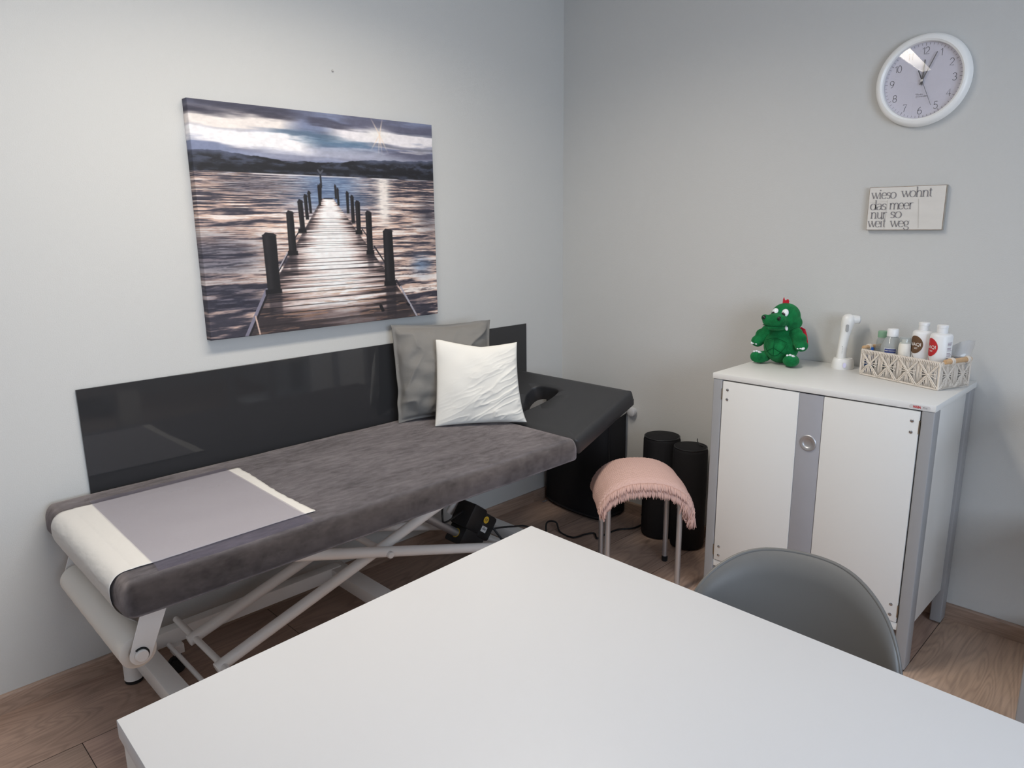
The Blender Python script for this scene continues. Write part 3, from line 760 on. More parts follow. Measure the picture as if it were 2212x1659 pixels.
m.prism([(q[0], q[1]) for q in pl[1:]], LB, (0, -1, 0), (0, 0, 1), (-1, 0, 0), .0005)
lb = m.build('maker_plate', mat('plate', srgb(214, 212, 212), .4), top)
m = MB(); vs, fs = text_geo('HABA', .0105, .0004); x0 = min(v.x for v in vs)
m.add([LB + V((-.0008, 0, 0)) + V((0, -1, 0)) * (v.x * .80 - .019) + V((0, 0, 1)) * (v.y - .0036) for v in vs], fs); m.build('maker_name', M_redp, lb)
m = MB(); vs, fs = text_geo('Pro', .0085)
m.add([LB + V((-.0008, 0, 0)) + V((0, -1, 0)) * (v.x + .0085) + V((0, 0, 1)) * (v.y - .003) for v in vs], fs); m.build('maker_name', M_ink2, lb)

# neighbouring shelf unit: only its front corner post reaches into the frame
unit = thing('shelf_unit', 'grey corner post of a shelf unit at the right edge beside the white cabinet', 'shelf', (-.25, -2.6, 0))
for x0, y0 in ((-.60, -2.226 - .04), (-.60, -2.94), (-.075, -2.226 - .04), (-.075, -2.94)):
    m = MB(); m.box(x0, x0 + .05, y0, y0 + .04, .0, .88, .004, 3); m.build('post', M_grey, unit)
m = MB(); m.box(-.602, -.018, -2.942, -2.224, .882, .903, .001); m.build('shelf_board', M_white, unit)
for z in (.14, .5):
    m = MB(); m.box(-.56, -.03, -2.89, -2.265, z, z + .02, .001); m.build('shelf_board', M_white, unit)

# ------------------------------------------------------------------ treatment couch
def soft_box(x0, x1, y0, y1, z0, z1, r, nx, ny, seg=6, wob=0, seed=0, rz=None):
    rz = rz or r; rb = .016
    def axis(a, b, n, rr):
        e = [rr * (1 - math.cos(PI / 2 * i / seg)) for i in range(seg + 1)]
        lo = [a + t for t in e]; hi = [b - t for t in reversed(e)]
        return lo + [a + rr + (b - a - 2 * rr) * i / n for i in range(1, n)] + hi
    gx, gy, gz = axis(x0, x1, nx, r), axis(y0, y1, ny, r), [z0 + rb * (1 - math.cos(PI / 2 * i / seg)) for i in range(seg + 1)] + [z1 - rz * (1 - math.cos(PI / 2 * i / seg)) for i in range(seg, -1, -1)]
    bmh = bmesh.new(); cache = {}
    def vert(i, j, k):
        key = (i, j, k)
        if key not in cache:
            p = V((gx[i], gy[j], gz[k])); up = p.z > (z0 + rb + z1 - rz) / 2; rr = V((r, r, rz if up else rb))
            q = V((min(max(p.x, x0 + rr.x), x1 - rr.x), min(max(p.y, y0 + rr.y), y1 - rr.y), min(max(p.z, z0 + rb), z1 - rz)))
            d = V(((p.x - q.x) / rr.x, (p.y - q.y) / rr.y, (p.z - q.z) / rr.z))
            if d.length > 1e-6:
                d.normalize(); p = q + V((d.x * rr.x, d.y * rr.y, d.z * rr.z))
            if wob:
                nn = noise.noise_vector(V((p.x * 5, p.y * 5, p.z * 5 + seed)))
                p = p + nn * wob + noise.noise_vector(V((p.x * 17, p.y * 17, seed))) * wob * .4
            cache[key] = bmh.verts.new(p)
        return cache[key]
    A, B, D = len(gx) - 1, len(gy) - 1, len(gz) - 1
    for i in range(A):
        for j in range(B):
            for k in (0, D): bmh.faces.new((vert(i, j, k), vert(i + 1, j, k), vert(i + 1, j + 1, k), vert(i, j + 1, k)))
    for i in range(A):
        for k in range(D):
            for j in (0, B): bmh.faces.new((vert(i, j, k), vert(i + 1, j, k), vert(i + 1, j, k + 1), vert(i, j, k + 1)))
    for j in range(B):
        for k in range(D):
            for i in (0, A): bmh.faces.new((vert(i, j, k), vert(i, j + 1, k), vert(i, j + 1, k + 1), vert(i, j, k + 1)))
    return bmh
couch = thing('treatment_couch', 'adjustable treatment couch with taupe velour mattress and raised black headrest', 'couch', (-1.5, -.40, 0))
m = MB(); m.bm(soft_box(-2.425, -.785, -.776, -.016, .545, .637, .030, 60, 28, 7, .0016, 3, .050)); matt = m.build('mattress', M_velvet, couch, sharp=0)
# headrest: ring slab with a face opening
HL = V((-.782, 0, .622)); HU = V((-.402, 0, .763)); hx_ = (HU - HL).normalized(); hn = V((-hx_.z, 0, hx_.x)); hlen = (HU - HL).length
def hp(a, y, t): return HL + hx_ * a + V((0, y, 0)) + hn * t
hole_xy = [(-.690, -.372), (-.640, -.335), (-.600, -.302), (-.565, -.282), (-.525, -.278), (-.503, -.300), (-.498, -.345), (-.500, -.395), (-.512, -.420), (-.540, -.428), (-.585, -.424), (-.640, -.404), (-.672, -.388)]
hole = [((V((x, 0, 0)).x - HL.x) / hx_.x, y) for x, y in hole_xy]
cxh = sum(h[0] for h in hole) / len(hole); cyh = sum(h[1] for h in hole) / len(hole)
def catmull(P, n):
    out = []; k = len(P)
    for i in range(k):
        p0, p1, p2, p3 = (V((*P[(i + d) % k], 0)) for d in (-1, 0, 1, 2))
        for j in range(n):
            t = j / n
            q = .5 * ((2 * p1) + (p2 - p0) * t + (2 * p0 - 5 * p1 + 4 * p2 - p3) * t * t + (3 * p1 - p0 - 3 * p2 + p3) * t ** 3)
            out.append((q.x, q.y))
    return out
hs = catmull(hole, 8)
HY0, HY1 = -.028, -.752
N_ = 240
def ray_poly(P, a):
    d = V((math.cos(a), math.sin(a))); best = 0
    for i in range(len(P)):
        p, q = V(P[i]) - V((cxh, cyh)), V(P[(i + 1) % len(P)]) - V((cxh, cyh))
        e = q - p; den = d.x * e.y - d.y * e.x
        if abs(den) < 1e-9: continue
        t = (p.x * e.y - p.y * e.x) / den; s_ = (p.x * d.y - p.y * d.x) / den
        if t > 0 and -1e-6 <= s_ <= 1 + 1e-6: best = max(best, t)
    return best
rect = []
rc = .025
for (cx_, cy_), a0 in (((hlen - rc, HY0 - rc), 90), ((rc, HY0 - rc), 180), ((rc, HY1 + rc), 270), ((hlen - rc, HY1 + rc), 0)):
    rect += [p for p in ([arc(cx_, cy_, rc, rc, a0 - 90, a0, 8)] if False else [arc(cx_, cy_, rc, rc, a0 - 90 + 0, a0 + 0, 8)])][0] if False else []
corner = [((hlen - rc, HY0 - rc), 0), ((rc, HY0 - rc), 90), ((rc, HY1 + rc), 180), ((hlen - rc, HY1 + rc), 270)]
for (cx_, cy_), a0 in corner: rect += arc(cx_, cy_, rc, rc, a0, a0 + 90, 8)
angs = [2 * PI * i / N_ for i in range(N_)]
for p in rect[::3]: angs.append(math.atan2(p[1] - cyh, p[0] - cxh) % (2 * PI))
angs = sorted(angs); N_ = len(angs)
ro = [ray_poly(rect, a) for a in angs]; rh = [ray_poly(hs, a) for a in angs]
TH = .072
def ring(rad, inset, t):
    out = []
    for a, r_ in zip(angs, rad):
        x, y = cxh + math.cos(a) * r_, cyh + math.sin(a) * r_
        if inset: # push towards rectangle centre axis-wise
            x = min(max(x, inset), hlen - inset); y = min(max(y, HY1 + inset), HY0 - inset)
        out.append(hp(x, y, t))
    return out
rings = []
for e, t in ((.0, -TH + .004), (.0, -.012), (.0015, -.005), (.005, -.001)): rings.append(ring([r_ + e for r_ in rh], 0, t))
for f in (.25, .5, .75): rings.append(ring([h + (o_ - h) * f for h, o_ in zip(rh, ro)], .028, 0.0))
for ins, t in ((.022, 0), (.013, -.003), (.006, -.008), (.0015, -.016), (0, -.026), (0, -.046), (.002, -.058), (.008, -TH)): rings.append(ring(ro, ins, t))
rings.append(ring(rh, 0, -TH))
vs = [p for r_ in rings for p in r_]; fs = []
for k in range(len(rings)):
    k2 = (k + 1) % len(rings)
    for i in range(N_): fs.append((k * N_ + i, k * N_ + (i + 1) % N_, k2 * N_ + (i + 1) % N_, k2 * N_ + i))
m = MB(); m.add(vs, fs); hr = m.build('headrest', M_leather, couch, sharp=50)
m = MB()  # piped flap at the end of the cover
pts = [hp(hlen + .004 - .002 * (i % 2), HY1 + .02 + (HY0 - HY1 - .04) * i / 26, -.060 - .006 * math.sin(i * 1.7)) for i in range(27)]
m.tube(pts, .007, 8)
m.build('cover_edge', M_leather, hr)
m = MB()  # chrome grab bar under the raised end
hb = [hp(hlen - .11, -.70, -TH - .004), hp(hlen - .075, -.70, -TH - .034), hp(hlen - .03, -.70, -TH - .040), hp(hlen + .002, -.698, -TH - .03), hp(hlen + .012, -.692, -TH - .004), hp(hlen + .004, -.685, -TH + .012)]
m.tube(hb, .006, 10); m.build('grab_bar', M_chrome, hr)
# top frame
m = MB()
m.box(-2.37, -.82, -.625, -.585, .492, .544, .003); m.box(-2.37, -.82, -.165, -.125, .492, .544, .003)
for x in (-2.37, -1.62, -.86): m.box(x, x + .04, -.585, -.165, .494, .542, .003)
m.box(-2.36, -.83, -.62, -.13, .536, .5445)
m.build('top_frame', M_steelw, couch)
for y in (-.58, -.15):
    m = MB(); m.tube([(-.80, y, .53), hp(.20, 0, -TH - .012) + V((0, y, 0))], .011, 12)
    m.build('headrest_bracket', M_steelw, couch)
# base
m = MB(); m.box(-2.24, -1.50, -.16, -.115, .094, .146, .004, 2); m.build('base_rail', M_steelw, couch)
m = MB(); m.box(-2.272, -2.212, -.70, -.115, .072, .128, .004, 2); m.build('cross_rail', M_steelw, couch)
m = MB(); m.box(-1.545, -1.475, -.70, -.115, .090, .142, .004, 2); m.build('cross_rail', M_steelw, couch)
m = MB(); m.box(-.748, -.69, -.70, -.045, .05, .105, .004, 2); m.build('cross_rail', M_steelw, couch)
m = MB(); m.box(-.885, -.825, -.70, -.13, .045, .100, .004, 2); m.build('cross_rail', M_steelw, couch)
m = MB(); m.box(-1.50, -.70, -.69, -.645, .05, .10, .004, 2); m.build('base_rail', M_steelw, couch)
for y in (-.122, -.675):
    m = MB(); m.lathe([(.0, .014), (.0285, .014), (.0275, .016), (.0275, .085), (0, .085)], (-2.268, y, 0), n=28); ft = m.build('foot', M_steelw, couch)
    m = MB(); m.lathe([(0, 0), (.024, 0), (.027, .003), (.027, .0145), (0, .0145)], (-2.268, y, 0), n=28); m.build('rubber_cap', M_rubber, ft)
for y in (-.10, -.62):
    m = MB(); m.lathe([(0, 0), (.024, 0), (.025, .003), (.025, .052), (0, .052)], (-.72, y, 0), n=28); m.build('foot', M_rubber, couch)
# hanging caster
m = MB(); m.box(-2.158, -2.122, -.186, -.15, .066, .098, .002); cs = m.build('caster', M_steelw, couch)
m = MB()
for y in (-.182, -.160):
    m.lathe([(0, -.008), (.022, -.008), (.025, -.005), (.025, .005), (.022, .008), (0, .008)], (-2.148, y, .0255), (0, 1, 0), 24)
m.box(-2.155, -2.130, -.178, -.164, .028, .068, .003)
m.build('wheel', M_rubber, cs)
# scissor arms
TR = .0185
def armz(x): return .165 + .3055 * (x + 2.12)
def arm(p, q, name='lift_arm'):
    m = MB(); p, q = V(p), V(q); d = (q - p).normalized()
    m.tube([p - d * .02, p - d * .018, q + d * .018, q + d * .02], [TR - .002, TR, TR, TR - .002], 24)
    return m.build(name, M_steelw, couch)
t2 = arm((-2.122, -.50, .166), (-1.045, -.50, .495))
t1 = arm((-2.122, -.29, .166), (-1.045, -.29, .495))
t3 = arm((-2.02, -.545, .494), (-.965, -.545, .168))
t4 = arm((-2.02, -.245, .494), (-.965, -.245, .168))
PX = -1.545; PZ = .343
m = MB(); m.lathe([(.0, 0), (.0125, 0), (.0125, .008), (.011, .012), (.0075, .0135), (0, .0135)], (PX, -.5615, PZ), (0, -1, 0), 24)
m.build('pivot_cap', M_steelw, t3)
m = MB(); m.tube([(-2.122, -.135, .166), (-2.122, -.555, .166)], .0105, 16); m.build('axle', M_steelw, couch)
m = MB(); m.tube([(-2.165, -.17, .105), (-2.165, -.69, .105)], .0075, 14); m.build('pull_rod', M_steelw, couch)
m = MB(); m.tube([(-.965, -.20, .168), (-.965, -.60, .168)], .0105, 16); m.box(-.98, -.95, -.60, -.58, .10, .175); m.box(-.98, -.95, -.22, -.20, .10, .175); m.build('axle', M_steelw, couch)
m = MB(); m.tube([(PX, -.26, PZ), (PX, -.53, PZ)], .012, 16); m.build('axle', M_steelw, couch)
m = MB(); m.tube([(-1.30, -.30, .405), (-1.30, -.50, .415)], .014, 14); m.build('axle', M_steelw, couch)
# motor drive
A0, A1 = V((-1.32, -.40, .389)), V((-1.085, -.40, .213))
m = MB(); m.tube([A0, A1], .0165, 22); ac = m.build('actuator', M_satin, couch)
ad = (A1 - A0).normalized(); an = V((0, 1, 0)); au = V((-ad.z, 0, ad.x))
m = MB()
Mx = Matrix((( ad.x, an.x, au.x, A1.x), (ad.y, an.y, au.y, A1.y), (ad.z, an.z, au.z, A1.z), (0, 0, 0, 1)))
m.box(-.03, .095, -.045, .05, -.040, .035, .006, 2, 0, Mx)
m.box(-.045, .04, -.050, .052, .030, .135, .010, 2, 0, Mx)
m.box(.035, .115, -.050, .050, .020, .125, .012, 2, 0, Mx)
mot = m.build('motor', M_blkpl, couch)
m = MB(); m.lathe([(.0172, -.031), (.019, -.031), (.019, -.027), (.0172, -.027), (.0172, -.031)], A1, ad, 24); m.build('gland', M_yellow, mot)
sf = A1 + an * -.0506
m = MB(); m.prism([(.015 * math.cos(R(20 * i)), .015 * math.sin(R(20 * i))) for i in range(18)], sf + ad * .048 + au * .098, ad, au, -an, .0005)
st = m.build('round_sticker', M_yellow, mot)
m = MB()
for q in (((-.006, -.006), (-.006, .007)), ((-.006, .007), (0, -.004)), ((0, -.004), (.006, .007)), ((.006, .007), (.006, -.006))):
    vs, fs = ribbon(q, lambda a, b: .0009); m.add([sf + ad * (.048 + v[0]) + au * (.098 + v[1]) - an * .0008 for v in vs], fs)
m.build('sticker_print', M_ink, st)
m = MB(); m.prism([(-.016, -.012), (.016, -.012), (.016, .012), (-.016, .012)], sf + ad * .058 + au * .060, ad, au, -an, .0005)
st = m.build('barcode_sticker', M_sticker, mot)
m = MB()
for i in range(14):
    x = -.010 + i * .0015; w = (.0003, .0006, .0004)[i % 3]
    vs, fs = ribbon([(x, -.003), (x, .005)], lambda a, b: w); m.add([sf + ad * (.058 + v[0]) + au * (.060 + v[1]) - an * .0008 for v in vs], fs)
vs, fs = ribbon([(-.009, .008), (.002, .008)], lambda a, b: .0008); m.add([sf + ad * (.058 + v[0]) + au * (.060 + v[1]) - an * .0008 for v in vs], fs)
m.build('barcode', M_ink, st)
m = MB(); m.lathe([(.018, 0), (.018, .06), (.013, .062), (.013, 0)], A1 + V((.03, .10, .06)), (.25, -.3, .7), 20); m.build('sleeve', M_steelw, mot)
def bez(P, n=10):
    out = []
    for i in range(len(P) - 1):
        p0, p1, p2, p3 = V(P[max(0, i - 1)]), V(P[i]), V(P[i + 1]), V(P[min(len(P) - 1, i + 2)])
        for j in range(n):
            t = j / n
            out.append(.5 * ((2 * p1) + (p2 - p0) * t + (2 * p0 - 5 * p1 + 4 * p2 - p3) * t * t + (3 * p1 - p0 - 3 * p2 + p3) * t ** 3))
    out.append(V(P[-1])); return out
m = MB(); m.tube(bez([A1 + ad * .10 + au * .10, A1 + V((.13, -.02, .03)), A1 + V((.15, -.10, -.05)), A1 + V((.18, -.22, -.14)), (-.86, -.72, .012)]), .0045, 8)
m.build('motor_cable', M_blkpl, mot)
m = MB(); m.tube(bez([A1 + ad * .11 + au * .05, (-.90, -.41, .185), (-.80, -.42, .165), (-.72, -.44, .14), (-.66, -.50, .06), (-.62, -.56, .005)]), .0042, 8)
m.build('motor_cable', M_blkpl, mot)
m = MB(); m.tube(bez([A1 - ad * .045 + au * .09, A1 + V((-.085, -.01, .085)), A1 + V((-.10, -.01, .115)), A1 + V((-.07, .02, .17)), A1 + V((-.05, .02, .30))]), .004, 8)
m.build('motor_cable', M_blkpl, mot)
m = MB(); m.box(-1.17, -1.07, -.44, -.37, .0, .05, .012, 3); m.build('drive_foot', M_blkpl, couch)
# roll brackets (with slot and end knob)
RXC, RZC, RY0, RY1 = -2.392, .427, -.158, -.700
for y, sgn in ((-.716, -1), (-.128, 1)):
    o0 = V((-2.345, y, .545)); cdir = (V((RXC, y, RZC)) - o0); L = cdir.length; cd = cdir.normalized(); cn = V((cd.z, 0, -cd.x))
    out = [(-.0, -.030), (-.0, .030)] + [(L + p[0], p[1]) for p in arc(0, 0, .026, .026, 90, -90, 14)]
    m = MB(); m.prism(out, o0, cd, cn, V((0, sgn, 0)), .003, .0006, 1)
    m.box(o0.x - .03, o0.x + .03, min(y, y - sgn * .03), max(y, y - sgn * .03), .541, .5445)
    br = m.build('roll_bracket', M_steelw, couch)
    if sgn < 0:
        m = MB(); m.tube([o0 + cd * (L + .017 * math.sin(R(a))) - cn * (.017 * math.cos(R(a))) + V((0, -.0034, 0)) for a in range(-150, 40, 12)], .0032, 6)
        m.build('slot', M_rubber, br)
m = MB(); m.tube([(RXC, -.126, RZC), (RXC, -.712, RZC)], .0075, 16)
m.lathe([(.0, .0), (.0150, 0), (.0155, .002), (.0155, .008), (.0135, .0105), (0, .0105)], (RXC, -.7195, RZC), (0, -1, 0), 28)
m.build('roll_rod', M_steelw, couch)

# paper roll with its pulled-out sheet
roll = thing('paper_roll', 'white couch paper roll hung at the foot end with its sheet pulled over the mattress', 'paper roll', (RXC, -.43, RZC))
RR = .0435
def rollr(j): return RR + .0006 * math.sin(j * 5.1)
m = MB()
prof = [(.024, 0), (RR - .003, 0), (RR, .002)] + [(RR + .0004 * math.sin(i * 3.3), i * (RY0 - RY1) / 16) for i in range(1, 16)] + [(RR, RY0 - RY1 - .002), (RR - .003, RY0 - RY1), (.024, RY0 - RY1), (.024, 0)]
m.lathe(prof, (RXC, RY1, RZC), (0, 1, 0), 56); m.build('roll', M_rollp, roll)
m = MB(); m.lathe([(.0205, -.0006), (.0242, -.0006), (.0242, RY0 - RY1 + .0006), (.0205, RY0 - RY1 + .0006), (.0205, -.0006)], (RXC, RY1, RZC), (0, 1, 0), 36); m.build('core', M_core, roll)
path = [(-1.878, .6408), (-2.0, .6405), (-2.1, .6405), (-2.25, .6408), (-2.33, .6408), (-2.372, .6406), (-2.402, .638), (-2.421, .628), (-2.4315, .612), (-2.4335, .595), (-2.432, .575), (-2.4275, .556), (-2.416, .536), (-2.398, .515), (-2.375, .493), (-2.357, .470), (-2.347, .445)]
pp = bez([(p[0], 0, p[1]) for p in path], 8); npth = len(pp) - 1
def sheet(i, j):
    f = i * npth; k = min(int(f), npth - 1); p = pp[k].lerp(pp[k + 1], f - k)
    y = -.150 + (-.690 + .150) * j
    x, z = p.x, p.z
    edge = max(0, 1 - i * 9)
    x += edge * (.004 * math.sin(j * 7 + .6) + .004 * noise.noise(V((j * 22, 0, 0))) + .002 * noise.noise(V((j * 70, 3, 0))) + .008 * (1 - j) - .006 * j)
    wr = noise.noise(V((i * 9, j * 5, 2))) * .0014 + .0012 * max(0, noise.noise(V((i * 30 + j * 12, j * 16, 5))))
    nrm = V((0, 0, 1)) if k < 40 else V((-1, 0, .2))
    if 0 < i < .9: x += nrm.x * (abs(wr) + .0006); z += nrm.z * (abs(wr) + .0006)
    y += .003 * math.sin(i * 21) * (1 if j in (0, 1) else 0)
    return V((x, y, z))
m = MB(); m.grid(sheet, 150, 70); sh = m.build('paper_sheet', M_paper, roll, sharp=0)
def solid(o, t, off=0):
    md = o.modifiers.new('thick', 'SOLIDIFY'); md.thickness = t; md.offset = off; return o
solid(sh, .0004, 1)
# film sheet
def film(i, j):
    y = -.131 + (-.748 + .131) * j
    x = -2.335 + (.418) * i + (.012 * (1 - j) if True else 0)
    z = .6455 + .0008 * noise.noise(V((x * 8, y * 8, 1)))
    if y < -.715: z -= (abs(y + .715)) ** 2 * 10 + .0006
    return V((x, y, z))
m = MB()
nu_, nv_ = 30, 40
m.grid(film, nu_, nv_)
fl = m.build('plastic_cover', M_film, None, (-2.12, -.44, .64), sharp=0)
tag(fl, 'translucent grey plastic sheet laid over the paper at the foot end of the couch', 'plastic sheet')

# ------------------------------------------------------------------ pillows
def pillow(name, TL, TRr, BL, BR, T, wrinkle, edge, m_, label, n=90, flange=0):
    TL, TRr, BL, BR = V(TL), V(TRr), V(BL), V(BR)
    nf = ((BR - BL).cross(TL - BL)).normalized()
    if nf.dot(V((-.7, -.7, .1))) < 0: nf = -nf
    org = (BL + BR) / 2
    def side(sg):
        def f(i, j):
            u, v = i * 2 - 1, j * 2 - 1
            iu, jv = edge(u, v)
            a = i + iu; b = j + jv
            p = (BL.lerp(BR, a)).lerp(TL.lerp(TRr, a), b)
            fu, fv = (abs(u) - 0) / (1 - flange), (abs(v)) / (1 - flange)
            fu, fv = min(fu, 1), min(fv, 1)
            t = (max(0, 1 - fu ** 2.4) ** .55) * (max(0, 1 - fv ** 2.4) ** .55)
            w = wrinkle(u, v) * min(1, t * 3) if sg > 0 else 0
            fw_ = 0
            if flange: fw_ = .006 * noise.noise(V((u * 4, v * 4, 9))) * max(fu, fv) ** 6 + .0025
            return p + nf * (sg * (T * t + fw_ * (1 if flange else 0)) + w + (0.005 * noise.noise(V((u * 2.2, v * 2.2, 4))) if not flange else .008 * noise.noise(V((u * 3, v * 3, 14))) * max(fu, fv) ** 4))
        return f
    m = MB(); m.grid(side(1), n, n); m.grid(side(-1), n, n)
    b = bmesh.new()
    me = bpy.data.meshes.new('tmp'); me.from_pydata(m.v, [], m.f); b.from_mesh(me); bpy.data.meshes.remove(me)
    bmesh.ops.remove_doubles(b, verts=b.verts, dist=.0004)
    m = MB(); m.bm(b)
    o = m.build(name, m_, None, org, sharp=0)
    return o, nf
def rid(x, y, s):  # ridged fold noise
    return 1 - abs(noise.noise(V((x, y, s)))) * 2.2
def w_gray(u, v):
    a = .7 * u + .7 * v; c = -.7 * u + .7 * v
    return .016 * noise.noise(V((c * 2.2, a * .8, 3))) + .011 * noise.noise(V((u * 3.2, v * 4, 6))) + .014 * max(0, rid(c * 2.6, a * 1.1, 21)) ** 3 * (.4 + .6 * abs(u))
def e_gray(u, v):
    return (-.012 * (1 - v * v) * u + .012 * noise.noise(V((v * 3.3, u * .5, 1))) * (abs(u) > .9), -.030 * (1 - u * u) * v + .010 * noise.noise(V((u * 3.6, v, 2))))
pg, nfg = pillow('pillow', (-1.133, -.052, 1.052), (-.715, -.200, 1.046), (-1.140, -.085, .640), (-.755, -.245, .645), .072, w_gray, e_gray, M_pgrey, '', 90, .06)
tag(pg, 'large grey linen pillow leaning on the dark wall panel, behind the white pillow', 'pillow')
def w_white(u, v):
    c = -.45 * u + .9 * v; a = .9 * u + .45 * v
    k = max(0, .35 - .35 * v + .45 * u) * .9
    f = max(0, rid(c * 3.6 + .25 * noise.noise(V((u * 3, v * 3, 8))), a * .75, 31)) ** 3
    g = max(0, rid(c * 7.5 + .3 * noise.noise(V((u * 4, v * 4, 18))), a * 1.3, 41)) ** 4
    return .0055 * f * k + .0045 * g * k + .004 * noise.noise(V((c * 2.6, a, 5)))
def e_white(u, v):
    top = max(0, v) ** 2
    d = abs(u - .1)
    sag = -.075 * (1 - min(1, d / 1.0) ** 1.3) * top
    bot = .018 * (1 - u * u) * max(0, -v) ** 2
    fl_ = .018 * max(0, u) ** 8 * max(0, -v) ** 5
    return (-.030 * (1 - v * v) * u * (.6 if u < 0 else 1.2) + fl_, sag + bot)
pw, nfw = pillow('pillow', (-1.018, -.196, .991), (-.772, -.424, .9785), (-1.075, -.243, .640), (-.780, -.478, .643), .046, w_white, e_white, M_pwhite, '', 130)
tag(pw, 'white cotton pillow standing in front of the grey pillow on the couch', 'pillow')

# ------------------------------------------------------------------ black positioning cushion in the corner
cc = [(-.030, -.035), (-.165, -.035), (-.192, -.10), (-.205, -.16), (-.215, -.23), (-.219, -.30), (-.218, -.36), (-.213, -.405), (-.200, -.432), (-.175, -.445), (-.14, -.447), (-.06, -.448), (-.030, -.448)]
cush = thing('positioning_cushion', 'tall black curved-front positioning cushion in the room corner under the raised headrest', 'cushion', (-.12, -.25, 0))
m = MB(); m.prism(cc, (0, 0, .004), (1, 0, 0), (0, 1, 0), (0, 0, 1), .60, .014, 3); m.build('body', M_blk, cush, sharp=60)
def offs(P, d):
    out = []
    for i, p in enumerate(P):
        a, b = V(P[i - 1]), V(P[(i + 1) % len(P)]); t = (b - a).normalized(); out.append((p[0] + t.y * d, p[1] - t.x * d))
    return out
m = MB()
for z in (.020, .60):
    m.tube([(p[0], p[1], z) for p in cc[1:-1]], .005, 8)
m.tube([(-.165, -.4475, .01), (-.165, -.4475, .60)], .0035, 8)
m.build('piping', M_blkpl, cush)
m = MB(); m.box(-.190, -.174, -.052, -.044, .0, .008, .002); m.box(-.21, -.186, -.055, -.041, .002, .005, .001)
m.build('zip_pull', M_satin, cush)

# bolsters
def bolster(loc, r, h, label, pull=False):
    t = thing('bolster', label, 'bolster', (*loc, 0), 'black bolsters beside the cabinet')
    m = MB(); m.lathe([(0, .001), (r - .012, .001), (r - .003, .006), (r, .016), (r - .0006, h * .3), (r + .0006, h * .6), (r, h - .018), (r - .003, h - .008), (r - .008, h - .003)], (*loc, 0), n=56)
    m.build('body', M_blk, t, sharp=0)
    m = MB(); m.lathe([(r - .007, h - .003), (r - .018, h + .001), (r * .5, h + .004), (0, h + .005)], (*loc, 0), n=56); m.build('end_cap', M_blk, t, sharp=0)
    m = MB(); m.tube([(loc[0] + (r - .005) * math.cos(R(a)), loc[1] + (r - .005) * math.sin(R(a)), h - .003) for a in range(0, 360, 8)], .0028, 8, closed=True); m.build('piping', M_blkpl, t)
    if pull:
        m = MB(); m.tube(bez([(loc[0] + .030, loc[1] - .045, h + .002), (loc[0] + .005, loc[1] - .045, h + .012), (loc[0] + .02, loc[1] - .022, h + .02), (loc[0] + .035, loc[1] - .012, h + .028)]), .0022, 6)
        m.build('cord_loop', M_blkpl, t)
bolster((-.110, -.712), .0845, .487, 'wider black bolster standing nearer the corner, left of the pair by the cabinet')
bolster((-.128, -.874), .0765, .475, 'slimmer black bolster with a cord loop, standing right beside the cabinet', True)
# round cap on the wall
m = MB(); m.lathe([(0, .0005), (.016, .0005), (.016, .012), (.0225, .014), (.0235, .018), (.0225, .030), (.018, .033), (0, .034)], (0, -.473, .541), (-1, 0, 0), 32)
tag(m.build('wall_rosette', mat('cap_white', srgb(206, 205, 206), .5), None, (0, -.473, .541)), 'round white cap on the right wall just right of the raised headrest', 'wall fitting')

# ------------------------------------------------------------------ stool and blanket
ST = V((-.532, -.885, 0)); e1 = V((math.cos(R(43)), math.sin(R(43)), 0)); e2 = V((-e1.y, e1.x, 0))
stool = thing('stool', 'round metal stool with four tubular legs under a pink blanket', 'stool', ST)
SH = .443
m = MB(); m.lathe([(0, SH - .022), (.140, SH - .022), (.146, SH - .017), (.147, SH - .008), (.141, SH), (0, SH)], ST, n=48); m.build('seat', mat('stool_seat', srgb(206, 184, 162), .5), stool)
for sx, sy in ((1, 1), (1, -1), (-1, 1), (-1, -1)):
    f_ = ST + e1 * (.14 * sx) + e2 * (.14 * sy)
    inw = (ST - f_).normalized()
    pts = [f_ + V((0, 0, .012)), f_ + V((0, 0, .30)), f_ + V((0, 0, SH - .082))]
    for a in range(15, 91, 15): pts.append(f_ + V((0, 0, SH - .082)) + inw * (.045 * (1 - math.cos(R(a)))) + V((0, 0, .045 * math.sin(R(a)))))
    pts.append(pts[-1] + inw * .06)
    m = MB(); m.tube(pts, .0112, 18); lg = m.build('leg', M_satin, stool)
    m = MB(); m.lathe([(0, 0), (.0115, 0), (.013, .002), (.013, .022), (.0113, .024), (0, .024)], f_, n=18); m.build('foot_cap', M_rubber, lg)
er = V((.708, -.706, 0)).normalized(); en_ = V((-.706, -.708, 0)).normalized()
BT = SH + .017
def bl_profile(u):
    """u in -1..1 across the drape -> (side, height)"""
    L = .236 if u < 0 else .248
    k = 24; s = 0; z = 0; au_ = abs(u)
    for i in range(k):
        t = au_ * (i + .5) / k
        th = R(90) * min(1, t * 1.08) ** 1.55
        s += math.cos(th) * L * au_ / k; z -= math.sin(th) * L * au_ / k
    return (s if u > 0 else -s), z
